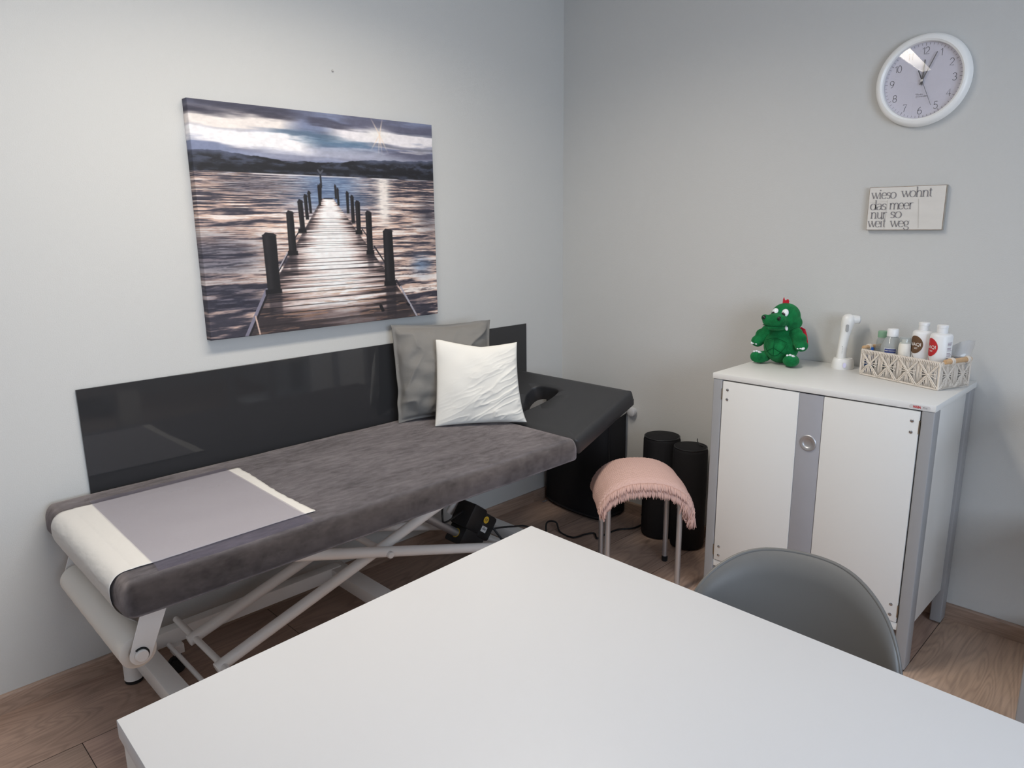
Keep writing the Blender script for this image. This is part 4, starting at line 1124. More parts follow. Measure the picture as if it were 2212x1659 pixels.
def blanket_pt(i, j, lift=0.0, shrink=0.0):
    u = (i * 2 - 1) * (1 - shrink); v = j * 2 - 1
    s, z = bl_profile(u)
    hang = max(0, abs(u) - .45)
    n_ = v * (.158 + .004 * noise.noise(V((u * 3, v * 2, 1)))) * (1 - .10 * hang) + .006
    if u < -.55 and v > 0: n_ += .018 * (-u - .55) * v
    r2 = (n_ / .155) ** 2
    z -= .010 * r2 * (1 - hang)
    if v > .75: z -= .012 * (v - .75) / .25
    if v < -.80: z -= .020 * ((-v - .80) / .20) ** 2
    wv = .006 * hang * math.sin(v * 6 + u * 2) + .006 * hang * noise.noise(V((u * 4, v * 4, 12)))
    s += wv
    p = ST + er * s + en_ * n_ + V((0, 0, BT + z))
    # outward normal approx from profile
    s2, z2 = bl_profile(u + .01); s1, z1 = bl_profile(u - .01)
    tn = V((s2 - s1, z2 - z1)).normalized(); nn = er * (-tn.y) + V((0, 0, tn.x))
    w = .0016 * (math.sin(i * 2 * PI * 34) * math.sin(j * 2 * PI * 20 + (PI / 2 if int(i * 34) % 2 else 0))) if lift > 0 else 0
    return p + nn * (lift + w)
blk = thing('blanket', 'folded pink waffle-weave blanket with fringe draped over the stool', 'blanket', ST + V((0, 0, SH)))
m = MB()
nu_, nv_ = 220, 130
TB = .026
def upper(i, j): return blanket_pt(i, j, TB * (1 - .75 * max(0, abs(j * 2 - 1) - .86) / .14) * (1 - .6 * max(0, abs(i * 2 - 1) - .92) / .08) + .001)
m.grid(upper, nu_, nv_)
m.grid(lambda i, j: blanket_pt(i, j, 0.0), 60, 40)
def wall_(fa, fb, n):
    vs = [fa(k / n) for k in range(n + 1)] + [fb(k / n) for k in range(n + 1)]
    m.add(vs, [(k, k + 1, n + 2 + k, n + 1 + k) for k in range(n)])
for j0 in (0, 1): wall_(lambda t: upper(t, j0), lambda t: blanket_pt(t, j0, 0), 120)
for i0 in (0, 1): wall_(lambda t: upper(i0, t), lambda t: blanket_pt(i0, t, 0), 60)
m.build('cloth', M_pink, blk, sharp=0)
m = MB()
def strand(p, d, L, r0, droop):
    pts = []
    q = V(p); d = V(d).normalized()
    sw = er * random.uniform(-.25, .25)
    for k in range(5):
        pts.append(q.copy()); q = q + (d + sw * (k / 4)).normalized() * (L / 4); d = (d + V((0, 0, -droop))).normalized()
    m.tube(pts, [r0, r0 * 1.15, r0 * 1.1, r0 * .95, r0 * .6], 5)
random.seed(21)
for k in range(150):   # two fringed rows along the near edge
    i = .06 + .88 * (k + random.uniform(-.3, .3)) / 150
    p = upper(i, .95)
    strand(p, en_ * .8 + V((0, 0, -.35)), random.uniform(.028, .040), .0019, .55)
for k in range(150):
    i = .09 + .86 * (k + random.uniform(-.3, .3)) / 150
    p = upper(i, .992).lerp(blanket_pt(i, 1, 0), .35)
    strand(p, en_ * .35 + V((0, 0, -1)), random.uniform(.026, .038), .0019, .5)
m.build('fringe', M_pink, blk, sharp=0)
m = MB()
for k in range(95):    # fringe at the hanging right-hand end
    t = .30 + .72 * (k + random.uniform(-.4, .4)) / 95
    p = blanket_pt(.995, min(1, t), random.choice((.002, .012, .022)))
    strand(p + V((0, 0, .006)), V((0, 0, -1)) + er * random.uniform(-.25, .12) + en_ * random.uniform(-.1, .25), random.uniform(.030, .044), .0017, .3)
m.build('fringe', M_pink, blk, sharp=0)
m = MB()
for k in range(34):
    p = blanket_pt(.005, .45 + .5 * k / 34, random.choice((.002, .014)))
    strand(p, V((0, 0, -1)) + er * random.uniform(-.1, .2), random.uniform(.010, .018), .0014, .2)
m.build('fringe', M_pink, blk, sharp=0)
m = MB()               # inner fold rolled inside the right-hand end
def roll_in(i, j):
    a = R(-100 + 470 * j)
    rr_ = (.017 + .007 * i) * (1 - .35 * j)
    base = blanket_pt(.95, .50 + .50 * i, 0.0) + er * -.013 + V((0, 0, .004))
    return base + er * (rr_ * math.cos(a) * .62) + V((0, 0, rr_ * math.sin(a) * 1.25 - .004 * math.sin(i * 9))) + en_ * (.004 * math.sin(j * 11))
m.grid(roll_in, 30, 40); solid(m.build('inner_fold', M_pink, blk, sharp=0), .005)
m = MB()
for k in range(70):    # fringe of the turned-under layer, bunched at the front right corner
    t = k / 69
    p = blanket_pt(.80 + .17 * t, 1.0, .004 + .016 * random.random()) + en_ * .004
    strand(p, V((0, 0, -1)) + er * (random.uniform(-.5, .05) - .25 * (1 - t)) + en_ * random.uniform(-.05, .25), random.uniform(.036, .052), .0021, .25)
m.build('fringe', M_pink, blk, sharp=0)

# ------------------------------------------------------------------ floor cable
m = MB(); m.tube(bez([(-.64, -.40, .005), (-.545, -.375, .005), (-.47, -.315, .045), (-.415, -.325, .035), (-.435, -.37, .005), (-.44, -.455, .005), (-.37, -.475, .005), (-.335, -.50, .005), (-.37, -.545, .005), (-.30, -.545, .005), (-.22, -.555, .005), (-.15, -.60, .005), (-.05, -.592, .005), (-.022, -.55, .02)], 12), .0042, 8)
tag(m.build('power_cable', M_blkpl, None, (-.4, -.45, 0)), 'black power cable looping across the floor between couch and bolsters', 'cable')

# ------------------------------------------------------------------ desk table in front
TZ = .74
q = [(-1.683, -1.371), (-2.615, -1.409), (-2.66, -3.02), (-1.703, -3.02)]
def lerp2(a, b, t): return (a[0] + (b[0] - a[0]) * t, a[1] + (b[1] - a[1]) * t)
table = thing('table', 'large plain white table in the foreground', 'table', (-2.15, -2.2, 0))
m = MB(); m.prism(q, (0, 0, TZ - .032), (1, 0, 0), (0, 1, 0), (0, 0, 1), .032, .0016, 2); m.build('tabletop', M_tabletop, table)
def inset(d): return [(q[0][0] - d, q[0][1] - d), (q[1][0] + .002, q[1][1] - d), (q[2][0] + .002, q[2][1] + d), (q[3][0] - d, q[3][1] + d)]
iq = inset(.014)
for k in range(4):
    a, b_ = iq[k], iq[(k + 1) % 4]
    cx_, cy_ = sum(p[0] for p in iq) / 4, sum(p[1] for p in iq) / 4
    m = MB()
    ins = [(p[0] + (cx_ - p[0]) * .045, p[1] + (cy_ - p[1]) * .03) for p in (b_, a)]
    m.prism([a, b_] + ins, (0, 0, TZ - .092), (1, 0, 0), (0, 1, 0), (0, 0, 1), .0598, 0); m.build('apron', M_tableleg, table)
for k, (sx, sy) in enumerate(((-1, -1), (1, -1), (1, 1), (-1, 1))):
    p = iq[k]; w = .10
    m = MB(); x0, x1 = sorted((p[0], p[0] + sx * w)); y0, y1 = sorted((p[1], p[1] + sy * w))
    m.box(x0, x1, y0, y1, 0, TZ - .0325, .002); m.build('leg', M_tableleg, table)

# ------------------------------------------------------------------ grey shell chair
CH = V((-1.60, -1.968, 0)); ca = R(15)
chair = thing('chair', 'grey plastic shell chair pushed under the right side of the white table', 'chair', (-1.78, -1.99, 0))
cf = V((-math.cos(ca), -math.sin(ca), 0)); cr = V((math.sin(ca), -math.cos(ca), 0))   # facing, viewer-right
cprof = [(.40, .418), (.36, .432), (.28, .436), (.18, .428), (.08, .420), (.0, .436), (-.045, .475), (-.068, .54), (-.084, .62), (-.096, .69), (-.106, .745), (-.115, .785)]
cp = bez([(p[0], 0, p[1]) for p in cprof], 6); ncp = len(cp) - 1
def shell(i, j, off=0):
    s = math.sin((i * 2 - 1) * PI / 2); e = min(1.0, abs(s))
    t1_ = .60 + .40 * max(0.0, 1 - e ** 2.2) ** (1 / 2.15)
    t0_ = .12 * (1 - max(0.0, 1 - e ** 2.6) ** .5)
    t = t0_ + (t1_ - t0_) * j
    f = t * ncp; k = min(int(f), ncp - 1); p = cp[k].lerp(cp[k + 1], f - k)
    hw = .212
    y = s * hw
    bl = float(sst(.34, .52, np.float64(t)))
    bowl = (.070 + .030 * float(sst(.42, .8, np.float64(t)))) * e ** 2.1
    dirv = (V((0, 0, 1)) * (1 - bl) + V((1, 0, .1)) * bl).normalized()
    q_ = p + dirv * bowl
    rim = max(0, e - .86) / .14
    lip = rim ** 2
    if j > .90: lip = max(lip, ((j - .90) / .10) ** 2)
    if j < .05: lip = max(lip, ((.05 - j) / .05) ** 2 * .6)
    q_ -= dirv * (.015 * lip)
    q_ -= dirv * off
    return CH + cf * q_.x + cr * y + V((0, 0, q_.z))
m = MB()
n_u, n_v = 48, 100
m.grid(lambda i, j: shell(i, j), n_u, n_v)
m.grid(lambda i, j: shell(i, j, .006), n_u, n_v)
sh_o = m.build('seat_shell', M_chair, chair, sharp=0)
rim_pts = [shell(0, j / 100, .003) for j in range(0, 101)] + [shell(i / 60, 1, .003) for i in range(1, 60)] + [shell(1, 1 - j / 100, .003) for j in range(0, 101)] + [shell(1 - i / 60, 0, .003) for i in range(1, 60)]
clean = [rim_pts[0]]
for p in rim_pts[1:]:
    if (p - clean[-1]).length > .004: clean.append(p)
if (clean[0] - clean[-1]).length < .004: clean.pop()
m = MB(); m.tube(clean, .0042, 12, closed=True); m.build('rim', M_chair, sh_o, sharp=0)
for sx in (.30, .05):
    for sy in (-1, 1):
        a = CH + cf * sx + cr * (.12 * sy) + V((0, 0, .425)); b_ = CH + cf * (sx + (.08 if sx > .2 else -.09)) + cr * (.21 * sy)
        m = MB(); m.tube([b_, a], [.009, .014], 16); m.build('leg', M_beech, chair)
m = MB(); m.tube([CH + cf * .30 + cr * -.12 + V((0, 0, .41)), CH + cf * .05 + cr * .12 + V((0, 0, .41))], .006, 10); m.tube([CH + cf * .30 + cr * .12 + V((0, 0, .41)), CH + cf * .05 + cr * -.12 + V((0, 0, .41))], .006, 10)
m.build('cross_brace', M_blkpl, chair)

# ------------------------------------------------------------------ plush dragon on the cabinet
DZ = KT
DP = V((-.145, -1.262, DZ))
dino = thing('plush_dragon', 'green plush dragon toy sitting on the left end of the white cabinet', 'plush toy', DP)
DS = .865
def dl_(f, r_, z): return DP + V((-f * DS, -r_ * DS, z * DS))   # forward, viewer-right, up
def fused(name, balls, m_, vox=.0035, it=6):
    m = MB()
    for c, r_, rot in balls:
        m.ball(dl_(*c), (r_[0] * DS, r_[1] * DS, r_[2] * DS), rot, 28, 18)
    o = m.build(name, m_, dino, sharp=0)
    md = o.modifiers.new('fuse', 'REMESH'); md.mode = 'VOXEL'; md.voxel_size = vox; md.use_smooth_shade = True
    ms = o.modifiers.new('smooth', 'SMOOTH'); ms.factor = .6; ms.iterations = it
    return o
def ry(a): return Matrix.Rotation(R(a), 3, 'Y')
def rx(a): return Matrix.Rotation(R(a), 3, 'X')
def rzm(a): return Matrix.Rotation(R(a), 3, 'Z')
I3 = Matrix.Identity(3)
body = fused('body', [((-.005, 0, .082), (.066, .079, .080), I3), ((-.008, 0, .135), (.052, .058, .055), I3), ((.012, 0, .070), (.060, .062, .060), I3), ((-.075, .01, .045), (.05, .03, .03), I3)], M_green, .0035, 8)
hz = Matrix.Rotation(R(-6), 3, 'Z')
head = fused('head', [((-.010, .008, .218), (.062, .064, .058), I3), ((-.005, .022, .197), (.058, .058, .045), I3), ((.045, -.002, .200), (.054, .052, .036), ry(4)), ((.076, -.004, .202), (.036, .053, .031), I3),
                      ((.062, -.002, .176), (.048, .047, .017), I3), ((.090, .032, .216), (.018, .017, .015), I3), ((.090, -.040, .216), (.018, .017, .015), I3), ((-.012, .010, .190), (.064, .072, .044), I3)], M_green, .003, 5)
for s in (-1, 1):
    ar = fused('arm', [((.0, s * .064, .142), (.030, .032, .032), I3), ((.008, s * .086, .118), (.028, .031, .036), rx(s * 32)), ((.020, s * .102, .096), (.029, .029, .027), I3)], M_green, .003, 5)
    m = MB()
    for k in (-1, 0, 1): m.ball(dl_(.038, s * .108 + k * .010, .090 - abs(k) * .002), (.0085, .0068, .0055), ry(-25))
    m.build('claws', M_eye, ar)
    fo = fused('foot', [((.045, s * .072, .028), (.040, .034, .0275), I3), ((.066, s * .078, .031), (.024, .032, .026), I3), ((.02, s * .062, .030), (.03, .026, .026), I3)], M_green, .003, 4)
    m = MB()
    for k in (-1, 0, 1): m.ball(dl_(.066, s * .078 + k * .012, .0545 - abs(k) * .003), (.013, .0062, .0055), ry(25))
    m.build('claws', M_eye, fo)
    ec = (.043, s * .0225 + .006, .2375)
    m = MB(); m.ball(dl_(*ec), (.008, .0135, .0160), ry(18)); ey_ = m.build('eye', M_eye, head, sharp=0)
    m = MB(); m.ball(dl_(ec[0] + .0075, ec[1] - .003, ec[2] - .005), (.0040, .0084, .0090), ry(18)); pu = m.build('pupil', M_black, ey_, sharp=0)
    m = MB(); m.ball(dl_(.1045, s * .035 - .004, .219), (.0055, .0075, .0080), ry(20)); m.build('nostril', M_black, head, sharp=0)
m = MB(); m.lathe([(.013, -.006), (.0115, .006), (.008, .015), (.0035, .022), (0, .025)], dl_(.062, -.040, .205), (-.2, .95, .25), 18); m.build('ear', M_green, head, sharp=0)
m = MB(); m.ball(dl_(.062, .0475, .1735), (.006, .0055, .010), rx(-20)); m.build('tooth', M_eye, head, sharp=0)
m = MB()   # mouth line
mouth = [(.040, .046, .181), (.058, .0495, .180), (.082, .0470, .182), (.102, .026, .184), (.1105, -.004, .184), (.102, -.034, .184), (.082, -.052, .182), (.060, -.050, .181)]
m.tube(bez([dl_(*p) for p in mouth], 8), .0013, 6); m.build('mouth_seam', M_greend, head)
def belly(a, z, e=.0):   # point on the front of the body
    zz_ = (z - .080) / .080; rr_ = math.sqrt(max(0, 1 - zz_ * zz_))
    return dl_(.004 + (.0685 + e) * rr_ * math.cos(a), (.076 + e) * rr_ * math.sin(a), z)
m = MB()
for P in ([belly(-.75 + 1.5 * t, .108 + .016 * math.sin(PI * t), .001) for t in np.linspace(0, 1, 14)],
          [belly(-.75 + 1.5 * t, .104 - .060 * math.sin(PI * t) ** .8, .001) for t in np.linspace(0, 1, 18)],
          [belly(.0, .122 - .075 * t, .001) for t in np.linspace(0, 1, 10)],
          [belly(-.05 - .52 * t, .080 - .022 * t, .001) for t in np.linspace(0, 1, 8)], [belly(.05 + .52 * t, .080 - .022 * t, .001) for t in np.linspace(0, 1, 8)]):
    m.tube(P, .0009, 6)
m.build('seam', M_greend, body)
m = MB()
cr_ = [(-.012, -.012), (-.011, .012), (-.008, .020), (-.004, .010), (0, .0075), (.004, .012), (.010, .0125), (.0135, .006), (.013, -.002), (.010, -.012)]
m.prism(cr_, dl_(-.014, .003, .278), (0, -1, 0), (0, 0, 1), (-1, 0, 0), .004, .001, 1); m.build('crest', M_red, head)
for s in (-1, 1):
    wg = [(.0, .060), (.022, .066), (.042, .058), (.055, .030), (.064, -.010), (.062, -.030), (.048, -.026), (.030, -.030), (.010, -.020)]
    m = MB(); m.prism([(s * p[0] * .72, p[1] * .85) for p in wg], dl_(-.040, s * (.055 if s > 0 else .028), .105), (0, -1, 0), (0, 0, 1), (-1, 0, 0), .006, .002, 2); m.build('wing', M_red, dino)

# ------------------------------------------------------------------ handheld device in its charger
OP = V((-.078, -1.478, KT))
dev = thing('examination_device', 'white handheld examination lamp standing in its charging base beside the basket', 'medical device', OP)
fr_ = V((.62, -.78, 0)).normalized()   # head points this way (right and towards the wall)
sd = V((-fr_.y, fr_.x, 0))
def oval(c, a, b, n=32): return [c + fr_ * (a * math.cos(2 * PI * i / n)) + sd * (b * math.sin(2 * PI * i / n)) for i in range(n)]
m = MB(); rgs = []
for z, a, b, ox in ((0, .039, .033, 0), (.004, .0405, .0345, 0), (.020, .0395, .0335, 0), (.034, .037, .031, 0), (.040, .033, .028, 0), (.041, .018, .018, -.004)):
    rgs.append(oval(OP + V((0, 0, z)) + fr_ * ox, a, b))
vs = [p for r_ in rgs for p in r_]; fs = []
for k in range(len(rgs) - 1):
    for i in range(32): fs.append((k * 32 + i, k * 32 + (i + 1) % 32, (k + 1) * 32 + (i + 1) % 32, (k + 1) * 32 + i))
fs += [tuple(range(31, -1, -1)), tuple(len(vs) - 32 + i for i in range(32))]
m.add(vs, fs); bs = m.build('charging_base', M_device, dev)
m = MB(); rgs = []
HB = OP - fr_ * .008
for z, a, ox in ((.030, .018, 0), (.050, .0175, .0), (.075, .0165, .001), (.100, .0165, .003), (.125, .0175, .006), (.150, .0200, .010), (.170, .0230, .013), (.186, .0240, .015), (.197, .0215, .015), (.204, .0145, .015), (.207, .004, .015)):
    rgs.append(oval(HB + V((0, 0, z)) + fr_ * ox, a, a * .95))
vs = [p for r_ in rgs for p in r_]; fs = []
for k in range(len(rgs) - 1):
    for i in range(32): fs.append((k * 32 + i, k * 32 + (i + 1) % 32, (k + 1) * 32 + (i + 1) % 32, (k + 1) * 32 + i))
fs += [tuple(range(31, -1, -1)), tuple(len(vs) - 32 + i for i in range(32))]
m.add(vs, fs)
hc_ = HB + fr_ * .017 + V((0, 0, .187))
m.lathe([(.0185, -.004), (.0182, .006), (.0170, .020), (.0152, .032), (.0146, .0345)], hc_, fr_ + V((0, 0, -.04)), 30)
hd_ = m.build('handle', M_device, dev, sharp=50)
m = MB(); m.lathe([(.0148, .0340), (.0153, .0350), (.0144, .0375), (.0118, .038), (.0105, .035), (0, .033)], hc_, fr_ + V((0, 0, -.04)), 28); m.build('lens_ring', M_devlens, hd_)
vd = (V((-.92, -.40, 0))).normalized(); vr = V((-vd.y, vd.x, 0)) * -1
def onh(z, ox, a, x, y): # point on the handle front (towards the room)
    return HB + fr_ * ox + V((0, 0, z + y)) + vd * math.sqrt(max(1e-8, a * a - x * x)) + vr * -x
bt = [(p[0], p[1]) for p in arc(0, .009, .0055, .0055, 0, 180, 10) + arc(0, -.009, .0055, .0055, 180, 360, 10)]
m = MB(); base_i = []
vs = [onh(.156, .0115 , .0212 + .08 * max(-.01, y) * .5, x, y) + vd * .0008 for x, y in bt]; m.add(vs + [onh(.156, .0115, .0212, 0, 0) + vd * .001], [(i, (i + 1) % len(vs), len(vs)) for i in range(len(vs))])
m.build('button', M_devgrey, hd_)
m = MB()
for k in range(5):
    c_ = onh(.062 + k * .006, .001, .0173, .0, 0); m.ball(c_, (.0011, .0011, .0011), None, 8, 6)
m.build('indicator_dots', M_devgrey, hd_)
m = MB(); c_ = OP + vd * .0345 + V((0, 0, .018)) - vr * .004
m.add([c_ + vr * (.006 * math.cos(2 * PI * i / 20)) + V((0, 0, .010 * math.sin(2 * PI * i / 20))) + vd * .003 for i in range(20)], [tuple(range(20))]); m.build('charge_light', mat('pale_violet', srgb(222, 218, 244), .3), bs)

# ------------------------------------------------------------------ macrame basket with bottles
BA = V((-.150, -1.568, KT)); bu = V((-.104, -.280, 0)).normalized(); bv = V((.280, -.104, 0)).normalized(); BLn, BDp, BHt = .300, .150, .092
bask = thing('basket', 'cream macrame cord basket full of bottles on the right end of the cabinet', 'basket', BA + bu * .15 + bv * .075)
def bp(a, b, z): return BA + bu * a + bv * b + V((0, 0, z))
cr4 = [(0, 0), (BLn, 0), (BLn, BDp), (0, BDp)]
m = MB()
for z in (.004, BHt): m.tube([bp(a, b, z) for a, b in cr4], .0034, 8, closed=True)
for a, b in cr4: m.tube([bp(a, b, .003), bp(a, b, BHt)], .0034, 8)
for k in range(1, 6): m.tube([bp(BLn * k / 6, 0, .004), bp(BLn * k / 6, BDp, .004)], .002, 6)
m.build('frame', M_rope, bask)
def tri(x, w, c): return max(0, 1 - abs(x - c) / w)
def weave(P, L, mirror_n, rc=.0017):
    """P(a,z) -> point on the face; cords: knotted zigzag bands, vertical strands, flower petals"""
    m = MB(); z0, z1 = .006, BHt - .002; Hh = z1 - z0
    w = L / mirror_n
    for k in range(mirror_n):
        c = w * (k + .5); ends = (w * k, w * (k + 1))
        # crossing knotted bands (thicker, slightly wavy)
        for s in (-1, 1):
            m.tube([P(c + s * (w / 2) * t, z0 + Hh * (.5 + .5 * t) + .0012 * math.sin(t * 40), .002) for t in np.linspace(-1, 1, 30)], .0022, 6)
            m.tube([P(c + s * (w / 2) * (t * .9 + .1), z0 + Hh * (.5 + .5 * t) * .96 + .0012 * math.sin(t * 40 + 2), .0026) for t in np.linspace(-1, .9, 26)], .0017, 6)
        # vertical strands above and below the bands
        ns = int(w / .0045)
        for i in range(ns + 1):
            a = ends[0] + w * i / ns; f_ = abs(a - c) / (w / 2)
            lo = z0 + Hh * (.5 - .5 * f_); hi = z0 + Hh * (.5 + .5 * f_)
            cu = .002 * math.sin(i * 1.3)
            if f_ < .93:
                m.tube([P(a, hi, .0005), P(a + cu, (hi + z1) / 2, .0018), P(a, z1, .0005)], rc, 5)
                m.tube([P(a, z0, .0005), P(a + cu, (z0 + lo) / 2, .0018), P(a + cu * 1.5, lo, .0005)], rc, 5)
            if f_ > .55:
                m.tube([P(a, lo, .0002), P(a + cu, (lo + hi) / 2, .001), P(a, hi, .0002)], rc, 5)
        # flower in the middle
        for t in range(10):
            an_ = 2 * PI * t / 10 + .2
            m.tube([P(c + r_ * 1.05 * math.cos(an_ + .12 * math.sin(r_ * 300)), z0 + Hh / 2 + r_ * .75 * math.sin(an_), .0022 - r_ * .02) for r_ in (.001, .010, .020, .030)], .0016, 5)
        m.ball(P(c, z0 + Hh / 2, .003), .0036, None, 10, 8)
    # loops over the rim
    nn_ = int(L / .0062)
    for i in range(nn_):
        a = L * (i + .5) / nn_
        m.tube([P(a, z1 - .012, .001), P(a + .001, z1 - .003, .0042), P(a + .0015, z1 + .004, .002), P(a + .001, z1 + .002, -.003)], .0022, 6)
    return m
weave(lambda a, z, o: bp(a, -o, z), BLn, 4).build('long_side', M_rope, bask, sharp=0)
weave(lambda a, z, o: bp(a, BDp + o, z), BLn, 4).build('long_side', M_rope, bask, sharp=0)
weave(lambda a, z, o: bp(BLn + o, a, z), BDp, 2).build('short_side', M_rope, bask, sharp=0)
weave(lambda a, z, o: bp(-o, a, z), BDp, 2).build('short_side', M_rope, bask, sharp=0)
for a in (-.006, BLn + .006):
    m = MB(); m.tube([bp(a, .012, BHt + .004), bp(a, .014, BHt + .004), bp(a, BDp - .014, BHt + .004), bp(a, BDp - .012, BHt + .004)], [.0068, .0082, .0082, .0068], 18)
    hd = m.build('handle', M_beech, bask)
    for b in (.038, BDp - .034):
        m = MB()
        for k in range(3): m.tube([bp(a, b + k * .0045, BHt + .004) + bu * (.0098 * math.cos(R(t))) + V((0, 0, .0098 * math.sin(R(t)))) for t in range(0, 360, 20)], .0026, 6, closed=True)
        m.build('cord_wrap', M_rope, hd)
tv = V((-.93, -.36, 0)).normalized()   # towards the room: labels face this way
def wrap(c, r_, zc, vs2, e=.0006):
    """flat label coords (x right, y up) onto a cylinder facing the room"""
    tr = V((tv.y, -tv.x, 0)) * -1
    out = []
    for x, y in vs2:
        a = x / r_
        out.append(c + tv * ((r_ + e) * math.cos(a)) + (V((-tv.y, tv.x, 0))) * ((r_ + e) * math.sin(a)) + V((0, 0, zc + y)))
    return out
def dense_poly(pts, n=14):
    """outline -> fan grid so that it can bend round a bottle"""
    cx_, cy_ = sum(p[0] for p in pts) / len(pts), sum(p[1] for p in pts) / len(pts)
    vs = [(cx_, cy_)]; fs = []; k = len(pts)
    for r_ in range(1, n + 1):
        for p in pts: vs.append((cx_ + (p[0] - cx_) * r_ / n, cy_ + (p[1] - cy_) * r_ / n))
    for i in range(k): fs.append((0, 1 + i, 1 + (i + 1) % k))
    for r_ in range(n - 1):
        for i in range(k): fs.append((1 + r_ * k + i, 1 + r_ * k + (i + 1) % k, 1 + (r_ + 1) * k + (i + 1) % k, 1 + (r_ + 1) * k + i))
    return vs, fs
BZ = .0065
def lotion(a, b, r_, h, col, label, shift):
    c = bp(a, b, BZ)
    t = thing('lotion_bottle', label, 'bottle', c, 'bottles in the macrame basket')
    m = MB(); m.lathe([(0, 0), (r_ - .002, 0), (r_, .003), (r_, h - .010), (r_ - .002, h - .004), (r_ - .006, h - .0008), (.016, h + .001), (.015, h + .004), (0, h + .004)], c, n=48)
    bo = m.build('body', M_bottle, t)
    m = MB(); m.lathe([(.0160, h + .0025), (.0163, h + .004), (.0160, h + .018), (.0172, h + .0185), (.0172, h + .0265), (.0155, h + .028), (0, h + .029)], c, n=36)
    m.build('cap', M_bottle, t)
    # rounded leaf-shaped print
    pts = []
    for k in range(28):
        an_ = 2 * PI * k / 28
        x = .0205 * math.cos(an_) * (1.25 if math.cos(an_) < 0 else 1); y = .0265 * math.sin(an_) * (1 - .12 * math.cos(an_))
        pts.append((x * 1.14 + shift, y * 1.14))
    vs, fs = dense_poly(pts)
    m = MB(); m.add(wrap(c, r_, h - .046, vs), fs); la = m.build('label_print', col, bo, sharp=0)
    m = MB(); vs, fs = text_geo('NAQI', .0155, .0002)
    wdt = max(v.x for v in vs)
    m.add(wrap(c, r_, h - .046, [(v.x - wdt / 2 + shift - .002, v.y - .004) for v in vs], .0011), fs)
    for k in range(2):
        vs, fs = ribbon([(shift - .004 + .001 * k, -.0105 - .003 * k), (shift + .002, -.0105 - .003 * k), (shift + .008 - .001 * k, -.0105 - .003 * k)], lambda p, q: .0007)
        m.add(wrap(c, r_, h - .046, vs, .0011), fs)
    m.build('lettering', M_txtw, la)
    m = MB(); vs, fs = ribbon([(shift - .014 + .026 * t_, -.030 - .030 * t_ ** .8) for t_ in np.linspace(0, 1, 12)], lambda p, q: .0010)
    m.add(wrap(c, r_, h - .046, vs, .0008), fs); m.build('label_stripe', col, bo)
    return t, bo, c
lotion(.184, .062, .0325, .174, M_brown, 'white lotion bottle with a brown printed label, left of the labelled pair', -.024)
t, bo, c = lotion(.253, .058, .0335, .174, M_redp, 'white lotion bottle with a red printed label in the basket', -.035)
m = MB()
for k in range(22):
    if k % 4 == 3: continue
    y = h_y = -.026 - .0048 * k * .9 + .0
    vs, fs = ribbon([(.016, y), (.021, y), (.027, y), (.034 - .002 * (k % 3), y)], lambda p, q: .0009)
    m.add(wrap(c, .0335, .172, vs, .0008), fs)
m.build('small_print', mat('small_print', srgb(150, 128, 140), .6), bo)
# clear bottle with white cap
c = bp(.085, .041, BZ)
t = thing('gel_bottle', 'cloudy clear bottle with white cap and blue-white label in the basket', 'bottle', c, 'bottles in the macrame basket')
m = MB(); m.lathe([(0, 0), (.033, 0), (.035, .003), (.035, .098), (.0335, .108), (.028, .122), (.022, .136), (.0165, .142), (.0160, .150), (0, .150)], c, n=44); bo = m.build('body', M_liquid, t, sharp=50)
m = MB(); m.lathe([(.0185, .1425), (.0188, .145), (.0180, .166), (.0165, .169), (.008, .1705), (0, .1705)], c, n=36); m.build('cap', M_bottle, t)
def label(c, r_, zc, x0, x1, y0, y1, mt, name, par, e=.0008):
    m = MB(); n = 12
    m.add(wrap(c, r_, zc, [(x0 + (x1 - x0) * i / n, y) for y in (y0, y1) for i in range(n + 1)], e), [(i, i + 1, n + 2 + i, n + 1 + i) for i in range(n)])
    return m.build(name, mt, par, sharp=0)
la = label(c, .035, .082, -.026, .014, -.022, .022, M_sticker, 'label', bo)
label(c, .035, .082, -.024, .012, .006, .020, M_navy, 'label_band', la, .0012)
# illegible line on the label: plain strokes instead of guessed words
m = MB()
for x in np.arange(-.022, .008, .0042):
    vs, fs = ribbon([(x, .013), (x + .003, .0135)], lambda p, q: .0011); m.add(wrap(c, .035, .082, vs, .0016), fs)
m.build('label_marks', M_txtw, la)
# green-capped bottle behind
c = bp(.030, .064, BZ)
t = thing('green_capped_bottle', 'clear bottle with pale green cap at the left end of the basket', 'bottle', c, 'bottles in the macrame basket')
m = MB(); m.lathe([(0, 0), (.021, 0), (.0225, .003), (.0225, .085), (.022, .100), (.020, .118), (.0165, .127), (.0160, .135), (0, .135)], c, n=40); m.build('body', M_clear, t, sharp=50)
m = MB(); m.lathe([(.0178, .130), (.0178, .149), (.0165, .152), (0, .153)], c, n=36)
m.build('cap', M_capgreen, t)
